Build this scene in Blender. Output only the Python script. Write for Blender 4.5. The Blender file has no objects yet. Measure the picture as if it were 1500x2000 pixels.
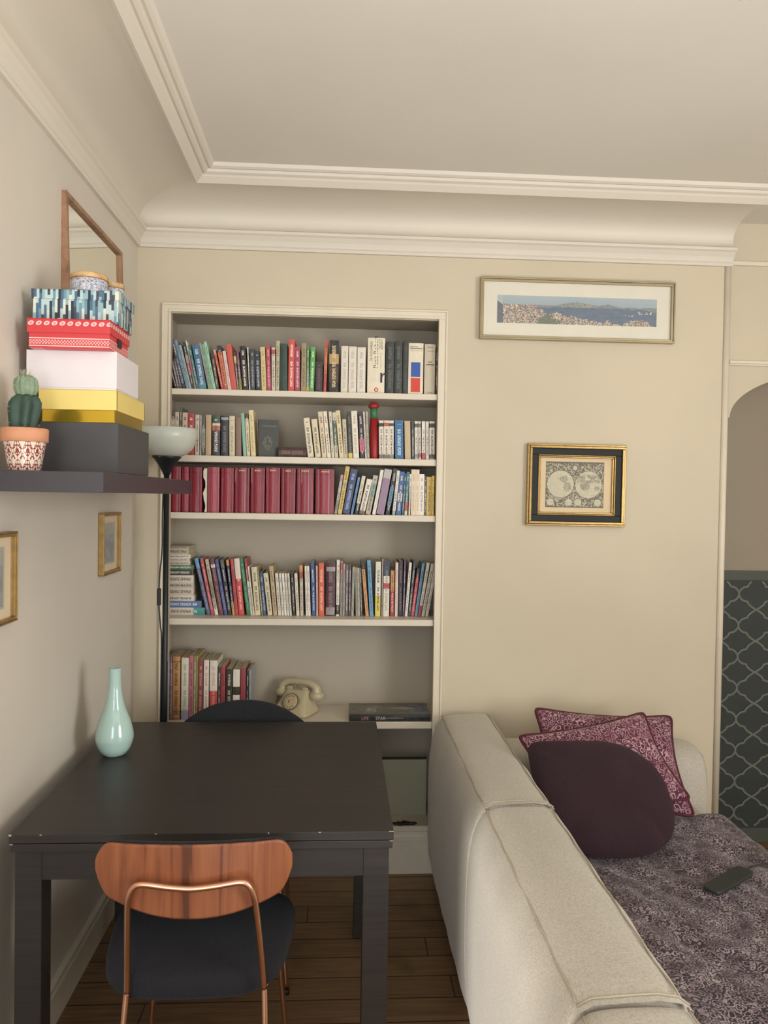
import bpy, math, random
import numpy as np
from mathutils import Vector, Matrix
random.seed(7)
PI = math.pi
scn = bpy.context.scene
COL = scn.collection

# ------------------------------------------------------------------ camera
YAW, PITCH, ROLL = 0.0579061, -0.0195829, 0.0154672
FPX, CX, CZ = 1501.89, 0.81475, 1.54154
def cam_axes():
    cy, sy = math.cos(YAW), math.sin(YAW)
    fwd = Vector((sy, cy, 0)); right = Vector((cy, -sy, 0)); up = Vector((0, 0, 1))
    cp, sp = math.cos(PITCH), math.sin(PITCH)
    f2 = fwd * cp + up * sp; u2 = up * cp - fwd * sp
    cr, sr = math.cos(ROLL), math.sin(ROLL)
    return right * cr + u2 * sr, u2 * cr - right * sr, f2
AR, AU, AF = cam_axes()
EYE = Vector((CX, 0, CZ))
def _ray(px, py): return AF + AR * ((px - 750) / FPX) - AU * ((py - 1000) / FPX)
def onX(px, py, v): d = _ray(px, py); return EYE + d * ((v - EYE.x) / d.x)
def onY(px, py, v): d = _ray(px, py); return EYE + d * ((v - EYE.y) / d.y)
def onZ(px, py, v): d = _ray(px, py); return EYE + d * ((v - EYE.z) / d.z)
cd = bpy.data.cameras.new('camera'); cam = bpy.data.objects.new('camera', cd); COL.objects.link(cam)
cam.matrix_world = Matrix(((AR.x, AU.x, -AF.x, EYE.x), (AR.y, AU.y, -AF.y, EYE.y), (AR.z, AU.z, -AF.z, EYE.z), (0, 0, 0, 1)))
cd.sensor_fit = 'VERTICAL'; cd.sensor_height = 24.0; cd.lens = FPX * 24.0 / 2000.0; cd.clip_start = 0.05
scn.camera = cam

YB = 3.124          # face of the back wall
YN = 3.385          # back of the book niche
NX0, NX1 = 0.136, 1.207
NI0, NI1 = 0.104, 1.243   # the niche inside, behind its surround
ZC = 2.716          # ceiling

# ------------------------------------------------------------------ materials
def lin1(c): return c / 12.92 if c <= 0.04045 else ((c + 0.055) / 1.055) ** 2.4
def H(h, g=1.0):
    h = h.lstrip('#')
    return tuple(min(1.0, g * lin1(int(h[i:i + 2], 16) / 255)) for i in (0, 2, 4)) + (1.0,)
class NT:
    def __init__(s, name):
        s.m = bpy.data.materials.new(name); s.m.use_nodes = True; s.t = s.m.node_tree; s.n = s.t.nodes
        s.b = s.n['Principled BSDF']
    def add(s, typ, **kw):
        n = s.n.new(typ)
        for k, v in kw.items():
            if k.startswith('i_'): n.inputs[k[2:].replace('_', ' ')].default_value = v
            else: setattr(n, k, v)
        return n
    def l(s, a, b): s.t.links.new(a, b)
    def math(s, op, a, b=None, c=None):
        n = s.n.new('ShaderNodeMath'); n.operation = op
        for i, v in enumerate((a, b, c)):
            if v is None: continue
            if isinstance(v, (int, float)): n.inputs[i].default_value = v
            else: s.l(v, n.inputs[i])
        return n.outputs[0]
    def mix(s, fac, a, b, blend='MIX'):
        n = s.n.new('ShaderNodeMix'); n.data_type = 'RGBA'; n.blend_type = blend
        for i, v in ((0, fac), (6, a), (7, b)):
            if isinstance(v, (int, float, tuple)): n.inputs[i].default_value = v
            else: s.l(v, n.inputs[i])
        return n.outputs[2]
    def ramp(s, fac, stops, interp='LINEAR'):
        n = s.n.new('ShaderNodeValToRGB'); n.color_ramp.interpolation = interp
        e = n.color_ramp.elements
        while len(e) < len(stops): e.new(0.5)
        for i, (p, c) in enumerate(stops): e[i].position = p; e[i].color = c
        s.l(fac, n.inputs[0]); return n.outputs[0]
    def noise(s, vec, scale, detail=2, dist=0.0, rough=0.5):
        n = s.n.new('ShaderNodeTexNoise'); n.inputs['Scale'].default_value = scale; n.inputs['Detail'].default_value = detail
        n.inputs['Distortion'].default_value = dist; n.inputs['Roughness'].default_value = rough
        if vec is not None: s.l(vec, n.inputs['Vector'])
        return n.outputs['Fac']
    def obj(s): return s.n.new('ShaderNodeTexCoord').outputs['Object']
    def mapping(s, vec, scale=(1, 1, 1), rot=(0, 0, 0), loc=(0, 0, 0)):
        n = s.n.new('ShaderNodeMapping'); n.inputs['Scale'].default_value = scale; n.inputs['Rotation'].default_value = rot
        n.inputs['Location'].default_value = loc; s.l(vec, n.inputs['Vector']); return n.outputs[0]
    def bump(s, h, strength=0.2, dist=0.001):
        n = s.n.new('ShaderNodeBump'); n.inputs['Strength'].default_value = strength; n.inputs['Distance'].default_value = dist
        s.l(h, n.inputs['Height']); s.l(n.outputs[0], s.b.inputs['Normal'])
    def base(s, c):
        if isinstance(c, tuple): s.b.inputs['Base Color'].default_value = c
        else: s.l(c, s.b.inputs['Base Color'])
    def set(s, **kw):
        for k, v in kw.items(): s.b.inputs[k.replace('_', ' ')].default_value = v
        return s
def plain(name, col, rough=0.6, metal=0.0, var=0.08, scale=12.0, bump=0.0, bscale=300.0, **kw):
    t = NT(name); o = t.obj()
    n = t.noise(o, scale, 3)
    dark = tuple(c * (1 - var) for c in col[:3]) + (1,); lite = tuple(min(1, c * (1 + var)) for c in col[:3]) + (1,)
    t.base(t.ramp(n, [(0.3, dark), (0.7, lite)]))
    t.set(Roughness=rough, Metallic=metal, **kw)
    if bump: t.bump(t.noise(o, bscale, 2), bump, 0.001)
    return t.m

M = {}
def wallmat(name, col, var=0.05):
    t = NT(name); o = t.obj()
    big = t.noise(o, 1.6, 4); fine = t.noise(o, 60, 4)
    d = tuple(c * (1 - var) for c in col[:3]) + (1,); l = tuple(min(1, c * (1 + var)) for c in col[:3]) + (1,)
    c = t.ramp(big, [(0.3, d), (0.7, l)])
    spots = t.noise(o, 23, 2)
    c = t.mix(t.math('GREATER_THAN', spots, 0.81), c, tuple(x * 0.82 for x in col[:3]) + (1,))
    t.base(c); t.set(Roughness=0.55); t.b.inputs['Specular IOR Level'].default_value = 0.3
    t.bump(fine, 0.12, 0.002); return t.m
M['wall'] = wallmat('cream_wall_paint', H('ccc1aa'))
M['wall_left'] = wallmat('cool_lit_wall', H('d2cbc0'))  # same cream wall, with the cool light on it put into the colour
M['niche'] = wallmat('niche_shaded_wall', H('b4ab9b'))  # shade inside the recess put into a darker wall colour
M['ceil'] = wallmat('ceiling_paint', H('dcd8ce'), 0.03)
M['alcove'] = wallmat('alcove_shaded_wall', H('958a79'))  # wall behind the arch, its deep shade put into the colour
M['cove'] = wallmat('cornice_paint', H('d8d1c4'), 0.03)
M['trim'] = plain('trim_paint', H('ddd3bf'), 0.4, var=0.03, bump=0.05, bscale=80)
M['shelfpaint'] = plain('shelf_paint', H('dbd2c1'), 0.42, var=0.03)
M['baseb'] = plain('baseboard_paint', H('d8d0c0'), 0.4, var=0.04)
def floormat():
    t = NT('floor_planks'); o = t.obj(); W = 0.1075
    sx = t.add('ShaderNodeSeparateXYZ'); t.l(o, sx.inputs[0])
    yy = t.math('DIVIDE', t.math('ADD', sx.outputs[1], -2.973 + 30 * W), W)
    row = t.math('FLOOR', yy); fr = t.math('FRACT', yy)
    wn = t.add('ShaderNodeTexWhiteNoise', noise_dimensions='1D'); t.l(row, wn.inputs['W'])
    cb = t.add('ShaderNodeCombineXYZ')
    t.l(t.math('ADD', t.math('MULTIPLY', sx.outputs[0], 1.4), t.math('MULTIPLY', wn.outputs[0], 37.0)), cb.inputs[0])
    t.l(t.math('MULTIPLY', sx.outputs[1], 38.0), cb.inputs[1])
    g = t.noise(cb.outputs[0], 2.4, 5, 0.8)
    c = t.ramp(g, [(0.25, H('513d29')), (0.5, H('755a3e')), (0.75, H('8c6f50'))])
    c = t.mix(0.35, c, t.ramp(wn.outputs[0], [(0, H('6a513a')), (1, H('957553'))]))
    blot = t.noise(o, 5.0, 3)
    c = t.mix(t.ramp(blot, [(0.55, (0, 0, 0, 1)), (0.75, (.5, .5, .5, 1))]), c, H('40301f'))
    gap = t.math('ADD', t.math('LESS_THAN', fr, 0.028), t.math('GREATER_THAN', fr, 0.985))
    jx = t.math('FRACT', t.math('ADD', t.math('MULTIPLY', sx.outputs[0], 0.8), t.math('MULTIPLY', wn.outputs[0], 7.3)))
    gap = t.math('MAXIMUM', gap, t.math('LESS_THAN', jx, 0.003))
    t.base(t.mix(gap, c, H('1d130b'))); t.set(Roughness=0.5)
    t.bump(t.math('SUBTRACT', t.math('MULTIPLY', g, 0.3), gap), 0.4, 0.003); return t.m
M['floor'] = floormat()
def bookmat():
    t = NT('book_cover'); a = t.add('ShaderNodeAttribute', attribute_name='Col'); k = t.add('ShaderNodeAttribute', attribute_name='Ink')
    uvm = t.add('ShaderNodeUVMap', uv_map='Metric'); uvn = t.add('ShaderNodeUVMap', uv_map='Norm')
    s = t.add('ShaderNodeSeparateXYZ'); t.l(uvn.outputs[0], s.inputs[0])
    inst = t.mapping(uvm.outputs[0], (260, 330, 1))
    letters = t.noise(inst, 1.0, 1)
    words = t.noise(t.mapping(uvm.outputs[0], (8, 42, 1)), 1.0, 1)
    m = t.math('GREATER_THAN', letters, 0.5)
    m = t.math('MULTIPLY', m, t.math('GREATER_THAN', words, 0.43))
    m = t.math('MULTIPLY', m, t.math('LESS_THAN', t.math('ABSOLUTE', s.outputs[0]), 0.2))
    m = t.math('MULTIPLY', m, t.math('GREATER_THAN', s.outputs[1], 0.1))
    m = t.math('MULTIPLY', m, t.math('LESS_THAN', s.outputs[1], 0.9))
    m = t.math('MULTIPLY', m, k.outputs['Alpha'])
    wear = t.noise(t.obj(), 45, 3)
    base = t.mix(t.ramp(wear, [(0.35, (0, 0, 0, 1)), (0.8, (.16, .16, .16, 1))]), a.outputs['Color'], H('8d8473'))
    t.base(t.mix(m, base, k.outputs['Color'])); t.set(Roughness=0.42); return t.m
M['book'] = bookmat()
def pagemat():
    t = NT('book_pages'); o = t.mapping(t.obj(), (900, 4, 4)); n = t.noise(o, 1.0, 2)
    t.base(t.ramp(n, [(0.3, H('a69a80')), (0.7, H('d2c6aa'))])); t.set(Roughness=0.8); return t.m
M['pages'] = pagemat()
def vinyl():
    t = NT('red_vinyl'); a = t.add('ShaderNodeAttribute', attribute_name='Col'); n = t.noise(t.mapping(t.obj(), (30, 30, 7)), 1.0, 3, 0.6)
    t.base(t.mix(t.ramp(n, [(0.45, (0, 0, 0, 1)), (0.8, (.22, .22, .22, 1))]), a.outputs['Color'], H('a85a66')))
    t.set(Roughness=0.42); t.b.inputs['Coat Weight'].default_value = 0.15; t.bump(n, 0.8, 0.006); return t.m
M['vinyl'] = vinyl()
def vcol(name, rough=0.5, **kw):
    t = NT(name); a = t.add('ShaderNodeAttribute', attribute_name='Col'); n = t.noise(t.obj(), 150, 2)
    t.base(t.mix(t.ramp(n, [(0.3, (0, 0, 0, 1)), (0.8, (.12, .12, .12, 1))]), a.outputs['Color'], H('807868'))); t.set(Roughness=rough, **kw); return t.m
M['print'] = vcol('printed_paper', 0.45)
def fabric(name, col, dark, scale=500, bump=0.35, sheen=0.3, blot=0.0):
    t = NT(name); o = t.obj()
    a = t.noise(t.mapping(o, (scale, scale * .35, scale)), 1.0, 2); b = t.noise(t.mapping(o, (scale * .35, scale, scale * .6)), 1.0, 2)
    w = t.math('MULTIPLY', t.math('ADD', a, b), 0.5)
    c = t.ramp(w, [(0.35, dark), (0.6, col)])
    if blot:
        c = t.mix(t.ramp(t.noise(o, 5, 4), [(0.45, (0, 0, 0, 1)), (0.75, (blot, blot, blot, 1))]), c, dark)
    t.base(c); t.set(Roughness=0.9); t.b.inputs['Sheen Weight'].default_value = sheen; t.bump(w, bump, 0.001); return t.m
M['linen'] = fabric('sofa_linen', H('c3bdb1'), H('a8a195'), 420, 0.35, 0.2, 0.25)
M['linen_pipe'] = plain('sofa_piping', H('aaa18e'), 0.9)
def velvet(name, col, sheencol):
    t = NT(name); o = t.obj(); n = t.noise(o, 6, 4); f = t.noise(o, 260, 2)
    t.base(t.mix(n, tuple(c * .55 for c in col[:3]) + (1,), col)); t.set(Roughness=0.95); t.b.inputs['Sheen Weight'].default_value = 0.5
    t.b.inputs['Sheen Tint'].default_value = sheencol; t.b.inputs['Sheen Roughness'].default_value = 0.5; t.bump(f, 0.7, 0.004); return t.m
M['purple_fur'] = velvet('purple_plush', H('301a24'), H('5d3b4b'))
M['black_velvet'] = velvet('charcoal_velvet', H('23242a'), H('4a4c55'))
def floral(name, base, light, mid, scale):
    t = NT(name); o = t.obj()
    dn = t.n.new('ShaderNodeTexNoise'); dn.inputs['Scale'].default_value = scale * .5; t.l(o, dn.inputs['Vector'])
    vm = t.add('ShaderNodeVectorMath', operation='MULTIPLY_ADD'); t.l(dn.outputs['Color'], vm.inputs[0]); vm.inputs[1].default_value = (0.022,) * 3; t.l(o, vm.inputs[2])
    v = t.add('ShaderNodeTexVoronoi'); v.inputs['Scale'].default_value = scale; t.l(vm.outputs[0], v.inputs['Vector'])
    ring = t.math('SINE', t.math('MULTIPLY', v.outputs['Distance'], 17.0))
    v2 = t.add('ShaderNodeTexVoronoi'); v2.inputs['Scale'].default_value = scale * 2.7; t.l(vm.outputs[0], v2.inputs['Vector'])
    dots = t.math('LESS_THAN', v2.outputs['Distance'], 0.3)
    msk = t.math('MAXIMUM', t.math('GREATER_THAN', ring, 0.35), t.math('MULTIPLY', dots, 0.8))
    tone = t.noise(o, scale * .35, 3)
    lt = t.mix(t.ramp(tone, [(0.35, (0, 0, 0, 1)), (0.65, (1, 1, 1, 1))]), mid, light)
    t.base(t.mix(t.math('MULTIPLY', msk, 0.8), base, lt)); t.set(Roughness=0.85); t.b.inputs['Sheen Weight'].default_value = 0.15
    t.bump(t.noise(o, 500, 2), 0.25, 0.001); return t.m
M['floral_pillow'] = floral('pink_floral_cotton', H('4f2035'), H('d3acb6'), H('a8707f'), 50)
M['floral_spread'] = floral('purple_floral_cotton', H('251a20'), H('baa9af'), H('6b5761'), 62)
M['burgundy'] = plain('burgundy_cord', H('4f1527'), 0.7)
def wood(name, c0, c1, c2, sc=(26, 26, 1.6), rough=0.35):
    t = NT(name); o = t.mapping(t.obj(), sc); n = t.noise(o, 1.0, 5, 1.2); n2 = t.noise(o, 4.5, 2)
    c = t.ramp(n, [(0.36, c0), (0.46, c1), (0.66, c2)])
    t.base(t.mix(t.math('MULTIPLY', n2, 0.35), c, c0)); t.set(Roughness=rough); return t.m
M['walnut'] = wood('walnut_veneer', H('57301f'), H('8a4f32'), H('a2663f'))
M['beech'] = wood('beech_frame', H('86644a'), H('9c765a'), H('ac8666'), (20, 20, 20), 0.5)
M['lightwood'] = wood('bamboo_lid', H('b08a5c'), H('cfa878'), H('dab888'), (30, 30, 30), 0.5)
M['copper'] = plain('copper_tube', H('e0ae92'), 0.27, 1.0, 0.03)
M['table'] = NT('black_brown_veneer').m
def tablemat():
    t = NT('black_brown_table'); o = t.mapping(t.obj(), (3, 90, 90)); n = t.noise(o, 1.0, 3)
    t.base(t.ramp(n, [(0.3, H('282524')), (0.7, H('332e2c'))])); t.set(Roughness=0.42); t.bump(n, 0.05, 0.001); return t.m
M['table'] = tablemat()
M['blackshelf'] = plain('black_brown_shelf', H('3d3a3f'), 0.38, var=0.06)
M['chip'] = plain('worn_edge', H('b5aa98'), 0.7)
M['dark'] = plain('dark_rubber', H('1c1c1e'), 0.5)
M['blackmetal'] = plain('black_metal', H('24282b'), 0.4, 0.3)
M['boxblack'] = plain('black_card', H('49484a'), 0.5, var=0.05)
M['boxwhite'] = plain('white_card', H('e3dde0'), 0.5, var=0.02)
M['boxyellow'] = plain('yellow_card', H('ebd47e'), 0.4, var=0.03)
M['gold_foil'] = plain('gold_foil', H('d9b53f'), 0.18, 0.85, 0.03)
M['gold'] = plain('gilt_wood', H('a98c58'), 0.34, 0.7, 0.15, 40)
M['brass'] = plain('brushed_brass', H('b59a6a'), 0.35, 0.7, 0.06)
M['champagne'] = plain('champagne_metal', H('a89a7c'), 0.35, 0.6, 0.05)
M['lacquer'] = plain('black_lacquer', H('0b0c09'), 0.6)
M['mat_cream'] = plain('cream_mount', H('dcc7a3'), 0.8, var=0.03)
M['mat_white'] = plain('white_mount', H('dcd8c6'), 0.8, var=0.02)
M['mirror'] = NT('mirror_glass').set(Metallic=1.0, Roughness=0.02).m; M['mirror'].node_tree.nodes['Principled BSDF'].inputs['Base Color'].default_value = (.86, .88, .84, 1)
def glasspane():
    t = NT('picture_glass'); t.set(Roughness=0.03, Alpha=0.06); t.b.inputs['Base Color'].default_value = (1, 1, 1, 1); return t.m
M['pane'] = glasspane()
M['opal'] = plain('opal_glass', H('c9cdc4'), 0.3, var=0.03, Transmission_Weight=0.0); M['opal'].node_tree.nodes['Principled BSDF'].inputs['Subsurface Weight'].default_value = 0.2
M['mint'] = plain('mint_ceramic', H('b0cec7'), 0.12, var=0.03); M['mint'].node_tree.nodes['Principled BSDF'].inputs['Coat Weight'].default_value = 0.6
M['bakelite'] = plain('ivory_bakelite', H('bfb495'), 0.25, var=0.04)
M['bakelite_dk'] = plain('ivory_dark', H('8d7f60'), 0.4)
M['terracotta'] = plain('terracotta', H('d09470'), 0.7, var=0.06, scale=40)
M['soil'] = plain('potting_soil', H('2b2119'), 0.95, bump=0.8, bscale=120)
M['cactus'] = plain('cactus_skin', H('31493e'), 0.6, var=0.25, scale=30, bump=0.3, bscale=120)
M['cactus_top'] = plain('cactus_pale', H('80927a'), 0.8, var=0.15, scale=60)
M['spines'] = plain('cactus_hair', H('c9cbb0'), 0.8)
M['sage'] = plain('sage_board', H('9a9a86'), 0.45, var=0.04)
M['phoneblack'] = plain('black_phone_case', H('2a2d2b'), 0.55, var=0.05)
M['trellis_bg'] = plain('dark_green_paint', H('2c332f'), 0.6, var=0.1, scale=8)
M['trellis_bd'] = plain('border_green_paint', H('4a4f47'), 0.6, var=0.05)
M['trellis_ln'] = plain('grey_stencil_paint', H('686b62'), 0.6, var=0.08, scale=60)
M['redtube'] = plain('red_card_tube', H('a3262b'), 0.4); M['greenband'] = plain('green_card', H('3f7a52'), 0.45)
def potpattern():
    t = NT('arabesque_glaze'); a = t.add('ShaderNodeUVMap', uv_map='Norm')
    s = t.add('ShaderNodeSeparateXYZ'); t.l(a.outputs[0], s.inputs[0])
    u = t.math('MULTIPLY', s.outputs[0], 2 * PI * 6); v = t.math('MULTIPLY', s.outputs[1], 2 * PI * 1.5)
    f = t.math('ADD', t.math('MULTIPLY', t.math('SINE', u), t.math('COSINE', v)), t.math('MULTIPLY', t.math('SINE', t.math('MULTIPLY', u, 3.0)), t.math('SINE', t.math('MULTIPLY', v, 3.0))))
    f = t.math('ADD', f, t.math('MULTIPLY', t.math('SINE', t.math('MULTIPLY', u, 5.0)), t.math('SINE', t.math('MULTIPLY', v, 5.0)))); k = t.math('GREATER_THAN', t.math('ABSOLUTE', f), 0.5)
    t.base(t.mix(k, H('8c3f3c'), H('e0d2c2'))); t.set(Roughness=0.15); return t.m
M['potglaze'] = potpattern()
def speckle():
    t = NT('speckled_ceramic'); v = t.noise(t.obj(), 260, 3); t.base(t.ramp(v, [(0.42, H('7f86a0')), (0.55, H('cfccd0'))])); t.set(Roughness=0.3); return t.m
M['speckle'] = speckle()
def bluestripe():
    t = NT('blue_brushstroke_paper'); o = t.obj(); s = t.add('ShaderNodeSeparateXYZ'); t.l(o, s.inputs[0])
    al = t.math('ADD', s.outputs[0], s.outputs[1])
    st = t.math('FLOOR', t.math('MULTIPLY', al, 150.0)); row = t.math('FLOOR', t.math('ADD', t.math('MULTIPLY', s.outputs[2], 26.0), t.math('MULTIPLY', st, 0.37)))
    cb = t.add('ShaderNodeCombineXYZ'); t.l(st, cb.inputs[0]); t.l(row, cb.inputs[1])
    wn = t.add('ShaderNodeTexWhiteNoise', noise_dimensions='2D'); t.l(cb.outputs[0], wn.inputs['Vector'])
    t.base(t.ramp(wn.outputs[0], [(0, H('2d3a49')), (.18, H('4f7189')), (.36, H('93b4bd')), (.5, H('b9d0d0')), (.66, H('6f97a8')), (.78, H('d8dccc')), (.9, H('4a4a55'))], 'CONSTANT'))
    t.set(Roughness=0.35); return t.m
M['bluestripe'] = bluestripe()
def redpattern(lid):
    t = NT('red_bandana_' + ('lid' if lid else 'base')); a = t.add('ShaderNodeUVMap', uv_map='Metric'); s = t.add('ShaderNodeSeparateXYZ'); t.l(a.outputs[0], s.inputs[0])
    u, v = s.outputs[0], s.outputs[1]
    if lid:
        fu = t.math('SUBTRACT', t.math('FRACT', t.math('DIVIDE', u, 0.019)), 0.5)
        du = t.math('MULTIPLY', fu, 0.019); dv = t.math('SUBTRACT', v, t.math('ADD', 0.0225, t.math('MULTIPLY', fu, 0.004)))
        r = t.math('SQRT', t.math('ADD', t.math('POWER', t.math('MULTIPLY', du, 0.75), 2.0), t.math('POWER', dv, 2.0)))
        k = t.math('MULTIPLY', t.math('LESS_THAN', r, 0.0052), t.math('GREATER_THAN', r, 0.0024))
        k = t.math('MAXIMUM', k, t.math('LESS_THAN', r, 0.001))
    else:
        a1 = t.math('FRACT', t.math('DIVIDE', t.math('ADD', u, v), 0.0075)); a2 = t.math('FRACT', t.math('DIVIDE', t.math('SUBTRACT', u, v), 0.0075))
        k = t.math('MAXIMUM', t.math('LESS_THAN', a1, 0.2), t.math('LESS_THAN', a2, 0.2))
        k = t.math('MULTIPLY', k, t.math('MULTIPLY', t.math('GREATER_THAN', v, 0.009), t.math('LESS_THAN', v, 0.021)))
        for c in (0.0055, 0.0245): k = t.math('MAXIMUM', k, t.math('LESS_THAN', t.math('ABSOLUTE', t.math('SUBTRACT', v, c)), 0.0012))
    t.base(t.mix(k, H('cf3f45'), H('ecd0cc'))); t.set(Roughness=0.4); return t.m
M['redlid'] = redpattern(True); M['redbase'] = redpattern(False)

# ------------------------------------------------------------------ mesh helpers
class MB:
    """collects faces, then links them as one mesh object"""
    def __init__(s): s.v = []; s.f = []; s.mi = []; s.col = []; s.ink = []; s.uvm = []; s.uvn = []; s.sm = []; s.rich = False
    def face(s, pts, mi=0, col=None, ink=None, uvm=None, uvn=None, smooth=False):
        b = len(s.v); s.v.extend([tuple(p) for p in pts]); s.fi(range(b, b + len(pts)), mi, col, ink, uvm, uvn, smooth)
    def fi(s, idx, mi=0, col=None, ink=None, uvm=None, uvn=None, smooth=False):
        s.f.append(list(idx)); s.mi.append(mi); s.sm.append(smooth)
        if col or ink or uvm or uvn: s.rich = True
        n = len(s.f[-1])
        s.col.append(col or (1, 1, 1, 1)); s.ink.append(ink or (0, 0, 0, 0)); s.uvm.append(uvm or [(9, 9)] * n); s.uvn.append(uvn or [(9, 9)] * n)
    def box(s, x0, x1, y0, y1, z0, z1, mi=0, col=None, uv=False):
        b = len(s.v)
        s.v += [(x0, y0, z0), (x1, y0, z0), (x1, y1, z0), (x0, y1, z0), (x0, y0, z1), (x1, y0, z1), (x1, y1, z1), (x0, y1, z1)]
        dx, dy, dz = x1 - x0, y1 - y0, z1 - z0
        for q, (a, h) in (((0, 3, 2, 1), (dx, dy)), ((4, 5, 6, 7), (dx, dy)), ((0, 1, 5, 4), (dx, dz)), ((1, 2, 6, 5), (dy, dz)), ((2, 3, 7, 6), (dx, dz)), ((3, 0, 4, 7), (dy, dz))):
            s.fi([b + i for i in q], mi, col, None, [(0, 0), (a, 0), (a, h), (0, h)] if uv else None)
    def rings(s, rings, mi=0, closed=True, cap0=True, cap1=True, smooth=True, uv=False):
        """loft of rings with equal point counts"""
        n = len(rings[0]); b = len(s.v)
        for r in rings: s.v.extend([tuple(p) for p in r])
        R_ = len(rings)
        for i in range(R_ - 1):
            for j in range(n if closed else n - 1):
                k = (j + 1) % n
                un = [(j / n, i / (R_ - 1)), ((j + 1) / n, i / (R_ - 1)), ((j + 1) / n, (i + 1) / (R_ - 1)), (j / n, (i + 1) / (R_ - 1))] if uv else None
                s.fi((b + i * n + j, b + i * n + k, b + (i + 1) * n + k, b + (i + 1) * n + j), mi, None, None, None, un, smooth)
        if cap0: s.fi([b + j for j in range(n)][::-1], mi)
        if cap1: s.fi([b + (R_ - 1) * n + j for j in range(n)], mi)
    def lathe(s, prof, c=(0, 0, 0), n=32, mi=0, uv=False, cap0=True, cap1=True):
        s.rings([[(c[0] + r * math.cos(2 * PI * j / n), c[1] + r * math.sin(2 * PI * j / n), c[2] + z) for j in range(n)] for r, z in prof], mi, True, cap0, cap1, True, uv)
    def tube(s, pts, r, n=10, mi=0, closed=False):
        P = [Vector(p) for p in pts]; N = len(P); rings = []; up = None
        for i, p in enumerate(P):
            a = P[(i - 1) % N] if closed or i > 0 else p; c = P[(i + 1) % N] if closed or i < N - 1 else p
            t = (c - a).normalized()
            if up is None: up = t.orthogonal().normalized()
            up = (up - t * up.dot(t)).normalized(); w = t.cross(up)
            rr = r[i] if isinstance(r, (list, tuple)) else r
            rings.append([p + (up * math.cos(2 * PI * j / n) + w * math.sin(2 * PI * j / n)) * rr for j in range(n)])
        if closed: rings.append(rings[0])
        s.rings(rings, mi, True, not closed, not closed)
    def build(s, name, mats, parent=None, loc=None, rot=None, bevel=0.0, subsurf=0):
        me = bpy.data.meshes.new(name); me.from_pydata(s.v, [], s.f)
        for m in (mats if isinstance(mats, (list, tuple)) else [mats]): me.materials.append(m)
        me.polygons.foreach_set('material_index', s.mi); me.polygons.foreach_set('use_smooth', s.sm)
        if s.rich:
            for nm in ('Col', 'Ink'): me.color_attributes.new(nm, 'FLOAT_COLOR', 'CORNER')
            for nm in ('Metric', 'Norm'): me.uv_layers.new(name=nm)
            c = []; k = []; a = []; b = []
            for i, f in enumerate(s.f):
                for j in range(len(f)): c += s.col[i]; k += s.ink[i]; a += s.uvm[i][j]; b += s.uvn[i][j]
            me.color_attributes['Col'].data.foreach_set('color', c); me.color_attributes['Ink'].data.foreach_set('color', k)
            me.uv_layers['Metric'].data.foreach_set('uv', a); me.uv_layers['Norm'].data.foreach_set('uv', b)
        me.update()
        o = bpy.data.objects.new(name, me); COL.objects.link(o)
        if parent is not None: o.parent = parent
        if loc is not None: o.location = loc
        if rot is not None: o.rotation_euler = rot
        if bevel:
            md = o.modifiers.new('Bevel', 'BEVEL'); md.width = bevel; md.segments = 2; md.limit_method = 'ANGLE'
        if subsurf:
            md = o.modifiers.new('Subdivision', 'SUBSURF'); md.levels = subsurf; md.render_levels = subsurf
        return o
def tag(o, label, cat, group=None, kind=None):
    o['label'] = label; o['category'] = cat
    if group: o['group'] = group
    if kind: o['kind'] = kind
    return o
def thing(name, label, cat, loc=(0, 0, 0), rot=(0, 0, 0), group=None):
    o = bpy.data.objects.new(name, None); COL.objects.link(o); o.location = loc; o.rotation_euler = rot
    o.empty_display_size = 0.05
    return tag(o, label, cat, group)
def struct(o): o['kind'] = 'structure'; return o
def text_mesh(body, size, name, mat, parent, M4, depth=0.0003, align='LEFT'):
    cu = bpy.data.curves.new('lettering', 'FONT'); cu.body = body; cu.size = size; cu.extrude = depth; cu.align_x = align; cu.resolution_u = 3
    to = bpy.data.objects.new('lettering', cu); COL.objects.link(to)
    dg = bpy.context.evaluated_depsgraph_get(); dg.update()
    me = bpy.data.meshes.new_from_object(to.evaluated_get(dg)); bpy.data.objects.remove(to); bpy.data.curves.remove(cu)
    me.transform(M4); me.materials.clear(); me.materials.append(mat); me.name = name
    o = bpy.data.objects.new(name, me); COL.objects.link(o); o.parent = parent; return o
def bez(p, n=12):
    """Catmull-Rom through points"""
    P = [Vector(q) for q in p]; out = []
    for i in range(len(P) - 1):
        a = P[max(i - 1, 0)]; b = P[i]; c = P[i + 1]; d = P[min(i + 2, len(P) - 1)]
        for k in range(n):
            t = k / n
            out.append(0.5 * ((2 * b) + (c - a) * t + (2 * a - 5 * b + 4 * c - d) * t * t + (3 * b - a - 3 * c + d) * t ** 3))
    out.append(P[-1]); return out
# ------------------------------------------------------------------ the room
YR = -3.0; XR = 4.6
b = MB(); b.box(-0.12, XR + .1, YR, 3.55, -0.06, 0.0); struct(b.build('floor', M['floor']))
b = MB(); b.box(-0.12, XR + .1, YR, 3.55, ZC, ZC + 0.06); struct(b.build('ceiling', M['ceil']))
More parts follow.
